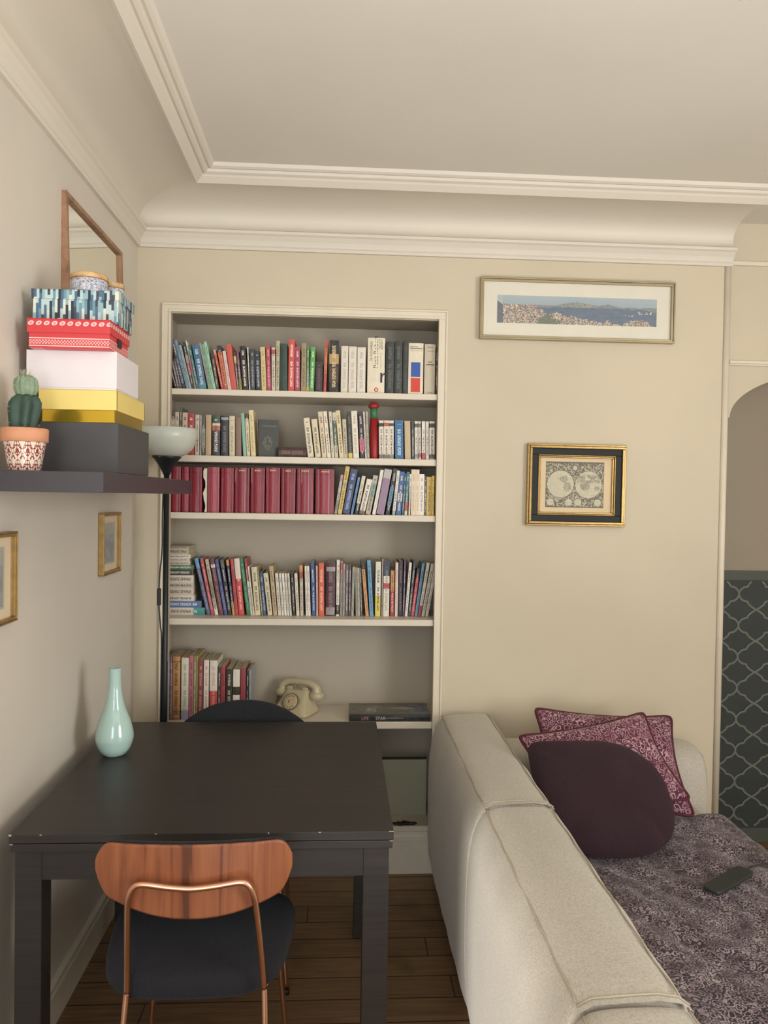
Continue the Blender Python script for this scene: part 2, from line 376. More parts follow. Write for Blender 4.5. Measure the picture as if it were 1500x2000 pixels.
# the left wall has a window well behind the viewpoint; low daylight through it falls along the sofa
WY0, WY1, WZ0, WZ1 = -1.30, -0.25, 0.55, 1.86
b = MB(); b.box(-0.12, 0.0, YR, WY0, 0, ZC); b.box(-0.12, 0.0, WY1, 3.55, 0, ZC); b.box(-0.12, 0.0, WY0, WY1, 0, WZ0); b.box(-0.12, 0.0, WY0, WY1, WZ1, ZC); struct(b.build('wall_left', M['wall_left']))
b = MB(); b.box(-0.09, -0.05, WY0, WY0 + .04, WZ0, WZ1); b.box(-0.09, -0.05, WY1 - .04, WY1, WZ0, WZ1); b.box(-0.09, -0.05, WY0 + .04, WY1 - .04, WZ0, WZ0 + .04); b.box(-0.09, -0.05, WY0 + .04, WY1 - .04, WZ1 - .04, WZ1); struct(b.build('window_1', M['trim']))
b = MB(); b.box(XR, XR + .1, YR, 3.55, 0, ZC); struct(b.build('wall_right', M['wall']))
XE = 2.425; LEDGE = 0.186; NTOP = 2.262; YA = 3.17; YD = 3.36
b = MB()
YP = YB + .02       # the niche widens behind a thin front edge
b.box(0, NX0, YB, YP, 0, ZC); b.box(NX1, XE, YB, YP, 0, ZC); b.box(NX0, NX1, YB, YP, NTOP, ZC)
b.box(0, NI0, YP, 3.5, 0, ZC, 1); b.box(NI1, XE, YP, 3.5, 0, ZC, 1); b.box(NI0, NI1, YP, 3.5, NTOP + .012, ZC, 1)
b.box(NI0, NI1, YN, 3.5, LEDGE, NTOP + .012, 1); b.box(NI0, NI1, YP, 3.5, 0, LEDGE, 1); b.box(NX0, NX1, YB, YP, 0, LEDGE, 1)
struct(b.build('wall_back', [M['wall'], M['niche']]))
# arched alcove to the right of the wall's edge
b = MB(); AX0, AX1 = 2.456, 3.5; xm = (AX0 + AX1) / 2; aw = (AX1 - AX0) / 2
b.box(XE, AX0, YA, YD, 1.9, ZC); b.box(AX1, XR, YA, YD, 0, ZC)
N = 48; pr = []
for i in range(N + 1):
    a = PI * (1 - i / N); pr.append((xm + aw * math.cos(a), 1.9 + 0.21 * math.sin(a)))
for (xa, za), (xb, zb) in zip(pr[:-1], pr[1:]):
    b.face([(xa, YA, za), (xb, YA, zb), (xb, YA, ZC), (xa, YA, ZC)])
    b.face([(xa, YA, za), (xa, YD, za), (xb, YD, zb), (xb, YA, zb)])
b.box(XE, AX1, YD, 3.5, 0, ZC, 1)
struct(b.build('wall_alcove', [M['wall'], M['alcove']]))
# cornice swept along the left and back walls
cv = [(0.0, 2.517), (0.014, 2.517), (0.018, 2.526), (0.013, 2.535), (0.022, 2.552), (0.036, 2.568), (0.045, 2.573), (0.046, 2.583), (0.036, 2.589), (0.024, 2.591)]
cove = [Vector(q) for q in ((0.024, 2.591, 0), (0.010, 2.614, 0), (0.012, 2.640, 0), (0.034, 2.664, 0), (0.075, 2.682, 0), (0.14, 2.694, 0), (0.21, 2.698, 0), (0.264, 2.697, 0))]
cv += [(p.x, p.y) for p in bez(cove, 6)[1:]]
cv += [(0.272, 2.672), (0.282, 2.668), (0.303, 2.684), (0.309, 2.692), (0.316, 2.689), (0.325, 2.693), (0.330, 2.702), (0.339, 2.700), (0.349, 2.705), (0.355, ZC), (0.0, ZC)]
b = MB(); b.rings([[(o, YR, z) for o, z in cv], [(o, YB - o, z) for o, z in cv], [(XE, YB - o, z) for o, z in cv]], smooth=False)
struct(b.build('trim_1', M['cove']))
# moulded surround of the book niche
def frame_strip(bm, x0, x1, z0, z1, w, y0, y1):
    bm.box(x0, x0 + w, y0, y1, z0, z1 - w); bm.box(x1 - w, x1, y0, y1, z0, z1 - w); bm.box(x0, x1, y0, y1, z1 - w, z1)
b = MB(); frame_strip(b, 0.101, 1.243, LEDGE, 2.300, 0.0355, YB - .008, YB)
frame_strip(b, 0.1005, 1.2435, LEDGE, 2.3005, .008, YB - .014, YB)
frame_strip(b, 0.126, 1.217, LEDGE, 2.2755, .0105, YB - .013, YB - .0005)
struct(b.build('trim_2', M['trim'], bevel=0.002))
# bead on the wall's free edge and the thin mouldings over the arch
b = MB(); b.rings([[(2.410 + .014 * math.cos(a), YB - .013 * math.sin(a), z) for a in [PI * k / 10 for k in range(11)]] for z in (0.1, 2.517)])
struct(b.build('trim_3', M['trim']))
b = MB(); b.box(XE, XR, YA - .012, YA, 2.538, 2.556); struct(b.build('trim_4', M['trim'], bevel=0.003))
b = MB(); b.box(XE + .02, XR, YA - .010, YA, 2.119, 2.126); b.box(XE + .02, XR, YA - .014, YA, 2.126, 2.139); struct(b.build('trim_5', M['trim'], bevel=0.002))
# baseboards
def skirting(bm, pts_fn, zt):
    prof = [(0, 0), (.016, 0), (.016, zt * .70), (.019, zt * .71), (.019, zt * .80), (.013, zt * .82), (.013, zt * .9), (.017, zt * .92), (.017, zt * .985), (.010, zt), (0, zt)]
    bm.rings([[pts_fn(e, o, z) for o, z in prof] for e in (0, 1)], smooth=False)
b = MB(); skirting(b, lambda e, o, z: ((0.02, XE)[e], YB - o, z), 0.192); struct(b.build('baseboard_back', M['baseb']))
b = MB(); skirting(b, lambda e, o, z: (o, (YR, YB)[e], z), 0.125); struct(b.build('baseboard_left', M['baseb']))

# ------------------------------------------------------------------ the niche's shelves
SH = [1.963, 1.697, 1.4675, 1.0405, 0.620]; TH = [0.024, 0.026, 0.025, 0.026, 0.028]
sname = ['topmost', 'second', 'third', 'fourth', 'lowest']
slab = ['cream painted alcove shelf at the top, under the dictionaries', 'cream painted alcove shelf under the lying maroon book',
        'cream painted alcove shelf under the row of red binders', 'cream painted alcove shelf with a book pile at its left end',
        'cream painted alcove shelf carrying the ivory telephone, the lowest of five']
for z, th, lb in zip(SH, TH, slab):
    b = MB(); o8 = [(NX0 + .001, YB + .001), (NX1 - .001, YB + .001), (NX1 - .001, YP + .001), (NI1 - .001, YP + .001), (NI1 - .001, YN - .001), (NI0 + .001, YN - .001), (NI0 + .001, YP + .001), (NX0 + .001, YP + .001)]
    b.rings([[(x, y, z - th) for x, y in o8], [(x, y, z) for x, y in o8]], smooth=False)
    tag(b.build('alcove_shelf', M['shelfpaint'], bevel=0.002), lb, 'shelf', 'fixed shelves of the book alcove')
b = MB(); b.box(NX0 + .005, NX1 - .005, 3.245, 3.255, LEDGE, 0.425, 0)
b.box(NX0 + .005, NX1 - .005, 3.243, 3.257, 0.425, 0.431, 1)
tag(b.build('backing_board', [M['sage'], M['dark']]), 'grey green board standing at the foot of the alcove, dark top edge', 'board')
p = onZ(778, 1610, LEDGE + .004); pts = []
for i in range(90):
    a = i * .22; r = .020 + .006 * math.sin(i * .7)
    pts.append((p.x + r * math.cos(a) * 1.4 + i * .0005, p.y + r * math.sin(a) * .8, LEDGE + .0035 + .003 * (i % 9) / 9 + i * .00008))
b = MB(); b.tube(bez(pts[::3], 4), 0.0028, 6); tag(b.build('coiled_cable', M['dark']), 'small dark cable coiled on the ledge above the white baseboard', 'cable')

# ------------------------------------------------------------------ trellis panel in the alcove
t = thing('trellis_panel', 'dark green wall panel with a grey trellis stencil inside the arched alcove', 'wall panel', (XE, YD, 0.004))
W_, H_ = AX1 - XE - .01, 1.231
b = MB(); b.box(0.004, W_, -.006, -.001, 0.0, H_); b.build('painted_field', M['trellis_bg'], t)
for za, zb in ((H_ - .042, H_), (0, .064)):
    b = MB(); b.box(0.004, W_, -.0075, -.006, za, zb); b.build('border_band', M['trellis_bd'], t)
n0 = onY(1443, 1160, YD - .007); n1 = onY(1443, 1221.2, YD - .007); PV = n0.z - n1.z; PH = 0.0815
edge = [(0, 0), (.01, .10), (.05, .20), (.12, .31), (.22, .40), (.34, .455), (.45, .475), (.49, .49), (.51, .53), (.53, .60), (.60, .70), (.70, .79), (.82, .885), (.91, .95), (1, 1)]
b = MB(); hw = .0045
def ribbon(pts, off):
    P = [Vector((x, z)) for x, z in pts]; L = []; R_ = []
    for i, p in enumerate(P):
        d = (P[min(i + 1, len(P) - 1)] - P[max(i - 1, 0)]).normalized(); n = Vector((-d.y, d.x)) * hw
        L.append(p + n); R_.append(p - n)
    for i in range(len(P) - 1):
        q = (R_[i], R_[i + 1], L[i + 1], L[i])
        if all(.006 < v.x < W_ - .002 and .066 < v.y < H_ - .044 for v in q):
            b.face([(v.x, -.0078 - off, v.y) for v in q])
for i in range(-2, 14, 2):
    for j in range(-2, 22, 2):
        cx_ = n0.x - XE + i * PH; cz_ = n0.z - .004 - j * PV / 2
        for k, (sx, sz) in enumerate(((-1, -1), (-1, 1), (1, -1), (1, 1))):
            # each edge runs from a neck of the pattern to its diagonal neighbour
            ribbon([(cx_ + sx * u * PH, cz_ + sz * v * PV / 2) for u, v in edge], k * .0004)
b.build('stencil_lines', M['trellis_ln'], t)

# ------------------------------------------------------------------ table
TX, TY, TZ = 0.056, 1.824, 0.74
t = thing('dining_table', 'square black brown dining table with worn edges against the left wall', 'table', (TX, TY, 0))
b = MB(); b.box(0, .9, 0, .9, .7195, TZ)
for q in ((-.0005, .006, -.0005, .003, .7365, .7403), (.888, .9004, -.0004, .002, .7388, .7403), (.335, .34, -.0006, .001, .738, .7404), (.60, .603, -.0006, .001, .737, .7404), (.72, .726, -.0006, .0012, .738, .7404), (.07, .075, -.0006, .001, .738, .7404)):
    b.box(*q, 1)
b.build('tabletop', [M['table'], M['chip']], t, bevel=0.0015)
b = MB(); b.box(.002, .898, .002, .898, .698, .717); b.box(.0006, .009, .0014, .004, .7150, .7172, 1); b.box(.890, .8984, .0014, .004, .7150, .7172, 1)
b.build('extension_leaf', [M['table'], M['chip']], t, bevel=0.0015)
for q in ((.07, .83, .012, .03), (.07, .83, .87, .888), (.012, .03, .07, .83), (.87, .888, .07, .83)):
    b = MB(); b.box(*q, .628, .697); b.build('apron', M['table'], t)
for x in (.010, .828):
    for y in (.010, .828):
        b = MB(); b.box(x, x + .062, y, y + .062, 0, .697); b.build('leg', M['table'], t, bevel=0.0015)

# ------------------------------------------------------------------ chairs
def make_chair(label, dome=False):
    c = thing('dining_chair', label, 'chair', group='dining chairs at the black table')
    def outline(z, k=1.0, n=44):
        out = []
        for j in range(n):
            a = 2 * PI * j / n; ca, sa = math.cos(a), math.sin(a)
            ex = math.copysign(abs(ca) ** .55, ca); ey = math.copysign(abs(sa) ** .55, sa)
            out.append((-.020 + ex * (.219 + .022 * ey) * k, .022 + ey * .197 * k, z + .018))
        return out
    b = MB(); b.rings([outline(.402, .9), outline(.404, .97), outline(.415, 1), outline(.438, 1), outline(.452, .97), outline(.459, .9), outline(.462, .7), outline(.463, .35)]); b.build('seat', M['black_velvet'], c)
    def shell(y_off, thick, k, bulge):
        rings = []; n = 44
        for i in range(n + 1):
            u = math.sin((i / n - .5) * PI) * .9995; au = abs(u)
            zt = .800 - .036 * max(0, (au - .80) / .20) ** 3.2
            zb = .642 + .158 * (.36 * au ** 2.1 + .25 * max(0, (au - .84) / .16) ** 2.5)
            if dome: zt = .800 - .085 * au ** 2.3; zb = .700 - .07 * (1 - au ** 2) ** .6
            zm = .735; zt = zm + (zt - zm) * k; zb = zm + (zb - zm) * k
            x = u * (.228 if dome else .208) * k; y0 = -.245 + .026 * u * u + y_off
            m = (zt + zb) / 2; hh = max((zt - zb) / 2, 1e-4); r = min(.004, hh * .5)
            th = thick * (1 if bulge == 0 else (.35 + .65 * (1 - au ** 4)))
            rings.append([(x, y0, m - hh + r), (x, y0, m), (x, y0, m + hh - r), (x, y0 + th * .3, m + hh), (x, y0 + th * .7, m + hh), (x, y0 + th, m + hh - r * 1.5), (x, y0 + th + bulge, m), (x, y0 + th, m - hh + r * 1.5), (x, y0 + th * .7, m - hh), (x, y0 + th * .3, m - hh)])
        return rings
    bk = MB(); bk.rings(shell(0, .009, .95 if dome else 1.0, 0), smooth=False); wo = bk.build('backrest', M['walnut'], c)
    bp = MB(); bp.rings(shell(.0095, .022, 1.0 if dome else .985, .006)); bp.build('back_pad', M['black_velvet'], wo)
    r = .0068; by = -.262
    top = bez([(-.148, -.185, .452), (-.1435, -.203, .53), (-.134, -.243, .66), (-.128, -.257, .700), (-.117, by + .001, .723), (-.098, by, .7285), (-.05, by - .001, .722), (0, by - .002, .718), (.05, by - .001, .722), (.098, by, .7285), (.117, by + .001, .723), (.128, -.257, .700), (.134, -.243, .66), (.1435, -.203, .53), (.148, -.185, .452)], 6)
    b = MB(); b.tube(top, r, 12); b.build('back_frame', M['copper'], c)
    for s in (-1, 1):
        b = MB(); b.tube(bez([(s * .148, -.185, .451), (s * .150, -.189, .43), (s * .155, -.215, .30), (s * .163, -.262, .012)], 5), r, 12); lg = b.build('leg', M['copper'], c)
        b = MB(); b.lathe([(.009, 0), (.0095, .01), (.0085, .016)], (s * .1635, -.264, 0), 14); b.build('foot_cap', M['dark'], lg)
        b = MB(); b.tube(bez([(s * .150, .10, .395), (s * .152, .15, .392), (s * .156, .165, .375), (s * .172, .185, .19), (s * .188, .203, .012)], 5), r, 12); lg = b.build('leg', M['copper'], c)
        b = MB(); b.lathe([(.009, 0), (.0095, .01), (.0085, .016)], (s * .1885, .2036, 0), 14); b.build('foot_cap', M['dark'], lg)
    b = MB(); b.tube(bez([(-.150, .10, .395), (-.150, -.06, .395), (-.11, -.09, .395), (.11, -.09, .395), (.150, -.06, .395), (.150, .10, .395)], 6), r * .9, 10); b.build('seat_rail', M['copper'], c)
    return c
ch1 = make_chair('walnut backed dining chair with copper frame in front of the black table')
ch2 = make_chair('dining chair across the table, only its domed charcoal backrest top showing', True)
ch1.location = (.512, 1.872, 0); ch1.rotation_euler = (0, 0, math.radians(1.0))
ch2.location = (.484, 2.565, 0); ch2.rotation_euler = (0, 0, PI)

# ------------------------------------------------------------------ vase on the table
b = MB()
vp = [(.0, .0), (.026, .0), (.034, .004), (.047, .022), (.0555, .048), (.0565, .066), (.052, .092), (.043, .122), (.033, .150), (.0255, .180), (.0205, .212), (.0182, .245), (.0178, .272), (.019, .284), (.0165, .285), (.0150, .270), (.016, .2), (.0, .19)]
sp = bez([(r, z * .935, 0) for r, z in vp[1:14]], 4)
b.lathe([(.001, .001)] + [(p.x, p.y) for p in sp] + [(.0165, .2668), (.0150, .250), (.016, .2), (.001, .19)], (0, 0, 0), 40)
tag(b.build('bottle_vase', M['mint'], loc=(.137, 2.385, TZ)), 'mint green glazed bottle vase standing on the black table', 'vase')

# ------------------------------------------------------------------ floor lamp
t = thing('floor_lamp', 'black torchiere floor lamp with opal glass bowl beside the alcove', 'lamp', (.160, 2.955, 0))
b = MB(); b.lathe([(.115, 0), (.118, .004), (.118, .018), (.11, .026), (.02, .032), (.012, .05)], n=40); b.build('base', M['blackmetal'], t)
b = MB(); b.lathe([(.0115, .03), (.0115, .9), (.0105, .905), (.0105, 1.63)], n=16); b.build('pole', M['blackmetal'], t)
b = MB(); b.lathe([(.012, 1.612), (.016, 1.622), (.030, 1.648), (.047, 1.672), (.056, 1.681), (.05, 1.683)], n=36); b.build('lamp_cup', M['blackmetal'], t)
b = MB(); b.lathe([(.050, 1.682), (.078, 1.694), (.098, 1.718), (.110, 1.750), (.1155, 1.786), (.1125, 1.787), (.107, 1.752), (.095, 1.722), (.076, 1.699), (.045, 1.688), (.001, 1.687)], n=48, cap0=False); b.build('lamp_shade', M['opal'], t)
cpts = bez([(-.011, -.004, 1.56), (-.013, -.006, 1.45), (-.013, -.006, 1.33), (-.020, -.008, 1.24), (-.022, -.009, 1.18), (-.022, -.009, 1.12), (-.016, -.008, 1.04), (-.012, -.006, .98), (-.013, -.006, .7), (-.016, -.006, .3), (-.03, -.01, .034)], 6)
b = MB(); b.tube(cpts, .0028, 7); cbl = b.build('power_cord', M['dark'], t)
b = MB(); b.box(-.029, -.015, -.017, -.003, 1.118, 1.183); b.build('inline_switch', M['dark'], cbl, bevel=0.003)

# ------------------------------------------------------------------ wall shelf on the left and what it carries
b = MB(); b.box(.001, .276, 1.790, 2.846, 1.541, 1.589)
tag(b.build('floating_shelf', M['blackshelf'], bevel=0.0015), 'thick black floating shelf on the left wall under the box stack', 'shelf')
SZ = 1.589
def lidded(name, label, x0, x1, y0, y1, z0, z1, lidh, mb, ml, inset=.003, group='boxes stacked on the floating shelf'):
    t = thing(name, label, 'box', ((x0 + x1) / 2, (y0 + y1) / 2, z0), group=group); hx, hy, h = (x1 - x0) / 2, (y1 - y0) / 2, z1 - z0
    if lidh:
        b = MB(); b.box(-hx + inset, hx - inset, -hy + inset, hy - inset, 0, h - .002, uv=True); b.build('box_base', mb, t, bevel=0.0015)
        b = MB(); zl = h - lidh
        i_ = inset - .0005
        b.box(-hx, hx, -hy, hy, h - .0015, h, uv=True); b.box(-hx, hx, -hy, -hy + i_, zl, h - .001, uv=True); b.box(-hx, hx, hy - i_, hy, zl, h - .001, uv=True)
        b.box(-hx, -hx + i_, -hy + .001, hy - .001, zl, h - .001, uv=True); b.box(hx - i_, hx, -hy + .001, hy - .001, zl, h - .001, uv=True); b.build('lid', ml, t)
    else:
        b = MB(); b.box(-hx + .002, hx - .002, -hy + .002, hy - .002, 0, h - .003); b.build('box_base', mb, t)
        b = MB(); b.box(-hx, hx, -hy, hy, h - .0025, h); b.box(-hx, hx, -hy, -hy + .0015, .004, h - .0025); b.box(-hx, hx, hy - .0015, hy, .004, h - .0025); b.box(-hx, -hx + .0015, -hy + .0015, hy - .0015, .004, h - .0025); b.box(hx - .0015, hx, -hy + .0015, hy - .0015, .004, h - .0025); b.build('lid', ml, t)
    return t
lidded('storage_box', 'charcoal cardboard storage box at the bottom of the stack', .058, .251, 1.992, 2.305, SZ, 1.718, 0, M['boxblack'], M['boxblack'])
lidded('storage_box', 'yellow lidded box with a shiny gold base, on the charcoal box', .056, .2485, 1.985, 2.268, 1.718, 1.801, .051, M['gold_foil'], M['boxyellow'], .006)
lidded('storage_box', 'plain white cardboard box between the red and yellow boxes', .026, .2485, 1.984, 2.190, 1.801, 1.897, 0, M['boxwhite'], M['boxwhite'])
t = lidded('storage_box', 'red box with white bandana pattern on top of the white box', .040, .2420, 1.950, 2.122, 1.897, 1.969, .034, M['redbase'], M['redlid'])
b = MB(); b.box(.1005, .1025, -.02, .012, .018, .040); b.build('label_holder', M['blackmetal'], t, bevel=0.001)
lidded('storage_box', 'box covered in blue and grey brushstroke paper, topmost of the stack', .032, .2500, 1.992, 2.137, 1.969, 2.052, .024, M['bluestripe'], M['bluestripe'])
for lb, x, y, r, h in (('speckled ceramic pot with wooden lid, the larger one on the blue box', .160, 2.0435, .0465, .049), ('small speckled pot with wooden lid behind the larger speckled pot', .203, 2.108, .0275, .046)):
    t = thing('lidded_pot', lb, 'pot', (x, y, 2.052), group='speckled pots on the top box')
    b = MB(); b.lathe([(r * .93, 0), (r * .97, .004), (r * .97, h - .014), (r * .94, h - .013)], n=36); b.build('pot_body', M['speckle'], t)
    b = MB(); b.lathe([(r, h - .0125), (r, h - .001), (r * .96, h + .001), (.001, h + .001)], n=36); b.build('lid', M['lightwood'], t)
# cactus
t = thing('potted_cactus', 'dark green cactus with pale hairy top in a patterned terracotta pot', 'potted plant', (.0765, 1.850, SZ))
b = MB(); b.lathe([(.034, 0), (.036, .003), (.0465, .068)], n=40, uv=True, cap1=False); b.lathe([(.0475, .0675), (.0515, .0685), (.0520, .098), (.049, .100), (.047, .096), (.0465, .088)], n=40, mi=1, cap0=False); b.build('flower_pot', [M['potglaze'], M['terracotta']], t)
b = MB(); b.lathe([(.0455, .082), (.045, .089), (.001, .090)], n=24); b.build('soil', M['soil'], t)
def ribbed(bm, prof, c, ribs, amp, n=60, lean=(0, 0)):
    z0 = prof[0][1]; z1 = prof[-1][1]
    bm.rings([[(c[0] + lean[0] * (z - z0) / (z1 - z0) + r * (1 + amp * math.cos(ribs * 2 * PI * j / n)) * math.cos(2 * PI * j / n), c[1] + r * (1 + amp * math.cos(ribs * 2 * PI * j / n)) * math.sin(2 * PI * j / n), z) for j in range(n)] for r, z in prof])
b = MB(); ribbed(b, [(.026, .088), (.028, .105), (.031, .125), (.034, .146), (.0335, .160), (.028, .171), (.020, .178), (.006, .180)], (-.006, 0), 6, .14, lean=(.008, 0)); st = b.build('cactus_stem', M['cactus'], t)
b = MB(); ribbed(b, [(.012, .172), (.021, .178), (.0255, .190), (.0262, .203), (.0235, .215), (.015, .223), (.004, .225)], (.002, 0), 12, .06); tp = b.build('cactus_head', M['cactus_top'], t)
b = MB()
for k in range(150):
    a = random.uniform(0, 2 * PI); e = random.uniform(-.2, 1.5); d = Vector((math.cos(a) * math.cos(e), math.sin(a) * math.cos(e), math.sin(e)))
    p0 = Vector((.002, 0, .200)) + d * .024; L = random.uniform(.004, .010) + (.004 if e > .9 else 0)
    b.tube([p0, p0 + d * L + Vector((0, 0, .002))], [.00045, .0002], 4)
b.build('spines', M['spines'], tp)
b = MB()
for k in range(46):
    a = 2 * PI * (k % 6) / 6; z = .1 + .07 * random.random(); r = .037
    p0 = Vector((-.004 + r * .9 * math.cos(a), r * .9 * math.sin(a), z)); d = Vector((math.cos(a + random.uniform(-.8, .8)), math.sin(a + random.uniform(-.8, .8)), .3))
    b.tube([p0, p0 + d * .006], [.0004, .0002], 4)
b.build('spines', M['spines'], st)
# leaning mirror
t = thing('leaning_mirror', 'wood framed mirror leaning on the left wall behind the boxes', 'mirror', (.0385, 2.290, SZ), (0, math.radians(-1.7), 0))
MW, MH = .575, .826; fd, fw = .027, .014
b = MB(); b.box(-fd, 0, 0, fw, 0, MH); b.box(-fd, 0, MW - fw, MW, 0, MH); b.box(-fd, 0, fw, MW - fw, 0, fw); b.box(-fd, 0, fw, MW - fw, MH - fw, MH); b.build('frame', M['beech'], t)
b = MB(); b.box(-.016, -.010, fw, MW - fw, fw, MH - fw); b.build('mirror_glass', M['mirror'], t)

# ------------------------------------------------------------------ pictures
def picture(bm_frame, w, h, rails):
    """rails: (inset0, inset1, y_front, material) rings, local x right, y into the wall, z up, centred"""
    for a, c, y0, y1, mi in rails:
        x, z = w / 2, h / 2
        for q in ((-x + a, x - a, z - c, z - a), (-x + a, x - a, -z + a, -z + c), (-x + a, -x + c, -z + c, z - c), (x - c, x - a, -z + c, z - c)):
            bm_frame.box(q[0], q[1], y0, y1, q[2], q[3], mi)
def paint(name, parent, w, h, y, nx, nz, fn, mat=None, xo=0, zo=0):
    b = MB()
    for i in range(nx):
        for j in range(nz):
            x0, x1 = -w / 2 + w * i / nx + xo, -w / 2 + w * (i + 1) / nx + xo; z0, z1 = -h / 2 + h * j / nz + zo, -h / 2 + h * (j + 1) / nz + zo
            b.face([(x0, y, z0), (x1, y, z0), (x1, y, z1), (x0, y, z1)], 0, fn((i + .5) / nx, (j + .5) / nz))
    return b.build(name, mat or M['print'], parent)
rng = random.Random(3)
def vn(x, y, s=0):
    def h(i, j): return (math.sin(i * 127.1 + j * 311.7 + s * 74.7) * 43758.5453) % 1.0
    i, j = math.floor(x), math.floor(y); fx, fy = x - i, y - j; fx = fx * fx * (3 - 2 * fx); fy = fy * fy * (3 - 2 * fy)
    return (h(i, j) * (1 - fx) + h(i + 1, j) * fx) * (1 - fy) + (h(i, j + 1) * (1 - fx) + h(i + 1, j + 1) * fx) * fy
def lerp(a, c, t): return tuple(a[k] + (c[k] - a[k]) * t for k in range(3)) + (1,)
# panoramic photograph
t = thing('panorama_picture', 'long framed panorama photograph of a city by blue water', 'picture', ((1.372 + 2.180) / 2, YB - .001, (2.190 + 2.440) / 2))
w, h = .808, .249
b = MB(); picture(b, w, h, [(0, .006, -.026, 0, 0), (.006, .015, -.021, 0, 1)]); b.build('frame', [M['champagne'], M['champagne']], t, bevel=0.0015)
b = MB(); b.box(-w / 2 + .014, w / 2 - .014, -.008, -.002, -h / 2 + .014, h / 2 - .014); b.build('mount', M['mat_white'], t)
def pano(u, v):
    hz = .63 + .03 * vn(u * 6, 1); n = vn(u * 160, v * 32, 1); n2 = vn(u * 60, v * 14, 2)
    if u < .035: return H('3b4a5c') if v < .8 - 4 * u else H('a9b3b5')
    knots = [(0, .72), (.12, .69), (.22, .66), (.28, .50), (.32, .34), (.37, .40), (.42, .30), (.50, .26), (.58, .16), (.66, .12), (.69, .18), (.72, .08), (.78, .05), (.82, .12), (.88, .26), (.94, .16), (.97, .04), (1, -.1)]
    shore = 0
    for (ua, va), (ub, vb) in zip(knots[:-1], knots[1:]):
        if ua <= u <= ub: shore = va + (vb - va) * (u - ua) / (ub - ua)
    shore += .09 * (vn(u * 55, 3) - .5)
    if v < shore:
        c = rng.choice([H('a8998a'), H('c9bda8'), H('8d5f50'), H('4f443f'), H('b5a08c'), H('6a6058'), H('d6ccb8'), H('584a44')])
        g = max(0, 1 - abs(u - .31) / .10) * max(0, 1 - v / .42)
        if g + .35 * (n2 - .5) > .28: c = rng.choice([H('3e5a3c'), H('33502f'), H('4a5f40'), H('5d6a50')])
        return c
    hill = hz + .15 * max(0, 1 - abs(u - .5) / .13) ** .6 + .09 * max(0, 1 - abs(u - .70) / .08) + .04 * vn(u * 18, 8)
    lo = .60 + .02 * vn(u * 20, 5) - .08 * (u > .9) * (u - .9) * 10
    if v < lo:
        if .88 < u < .99 and .44 < v < .54 and n > .5: return H('c9c4b8')
        if .80 < u < .86 and .36 < v < .42 and n > .6: return H('9aa4a8')
        return lerp(H('2c4a68'), H('41607c'), n2)
    if v < hill: return lerp(H('a59c88'), H('5b6a72'), min(1, n * 1.1 if .4 < u < .62 else .5 + .5 * n))
    return lerp(H('8fa5b3'), H('a9b3b5'), min(1, (v - hill) * 2.0))
paint('photo_print', t, .664, .113, -.0085, 200, 34, pano)
b = MB(); b.box(-w / 2 + .014, w / 2 - .014, -.0125, -.0115, -h / 2 + .014, h / 2 - .014); b.build('glass', M['pane'], t)
# old world map
t = thing('map_picture', 'antique double hemisphere world map in a black and gold frame', 'picture', ((1.578 + 1.989) / 2, YB - .001, (1.434 + 1.769) / 2), (0, math.radians(.3), 0))
w, h = .410, .335
b = MB(); picture(b, w, h, [(0, .008, -.024, 0, 0), (.008, .018, -.030, 0, 0), (.018, .044, -.022, 0, 1), (.044, .049, -.025, 0, 0), (.049, .056, -.018, 0, 0)]); b.build('frame', [M['gold'], M['lacquer']], t, bevel=0.002)
b = MB(); b.box(-w / 2 + .054, w / 2 - .054, -.008, -.002, -h / 2 + .054, h / 2 - .054); b.build('mount', M['mat_cream'], t)
def wmap(u, v):
    A = .243 / .188; x = u * A
    def disc(cx_, cz_, r): return (x - cx_) ** 2 + (v - cz_) ** 2 < r * r, math.hypot(x - cx_, v - cz_) / r
    n = vn(u * 70, v * 55, 3)
    paper, ink = H('cfc8ac'), H('5a5444')
    for k, (cx_, cz_) in enumerate(((A * .255, .51), (A * .735, .505))):
        i, d = disc(cx_, cz_, .305)
        if i:
            if d > .965: return ink
            p = (x - cx_) / .305; q = (v - cz_) / .305
            if k == 0: land = ((p - .25) ** 2 / .10 + (q - .36) ** 2 / .06 < 1) or (-.25 < p < .45 and .12 < q < .42 and q > .38 - .5 * (p + .25)) or ((p - .50) ** 2 / .07 + (q + .18) ** 2 / .13 < 1 and q < .1)
            else: land = (q > .12 and q < .72 - .1 * abs(p) and abs(p) < .85 and vn(p * 5 + 9, q * 5, 6) > .22) or ((p + .25) ** 2 / .13 + (q + .05) ** 2 / .14 < 1) or ((p - .62) ** 2 / .04 + (q + .25) ** 2 / .03 < 1)
            g = .18 * n
            if abs((p * 4) % 1 - .5) > .47 or abs((q * 4) % 1 - .5) > .47: g += .12
            return lerp(paper, ink, min(1, g + (.22 + .40 * vn(u * 40, v * 34, 8) if land else .10 * vn(u * 30, v * 8, 12))))
    for cx_, r in ((.085, .085), (.40, .085), (.56, .085), (.90, .085)):
        i, d = disc(A * cx_, .115, r)
        if i: return lerp(paper, ink, .8 if d > .9 else .3 * n)
    if v > .97 or v < .02 or u < .012 or u > .988: return ink
    i, d = disc(A * .5, .865, .085)
    if i: return lerp(paper, ink, .85 if d > .55 else .15)
    return lerp(paper, ink, .38 + .62 * (n > .48))
paint('map_print', t, .243, .188, -.0085, 120, 92, wmap, xo=-.004, zo=.002)
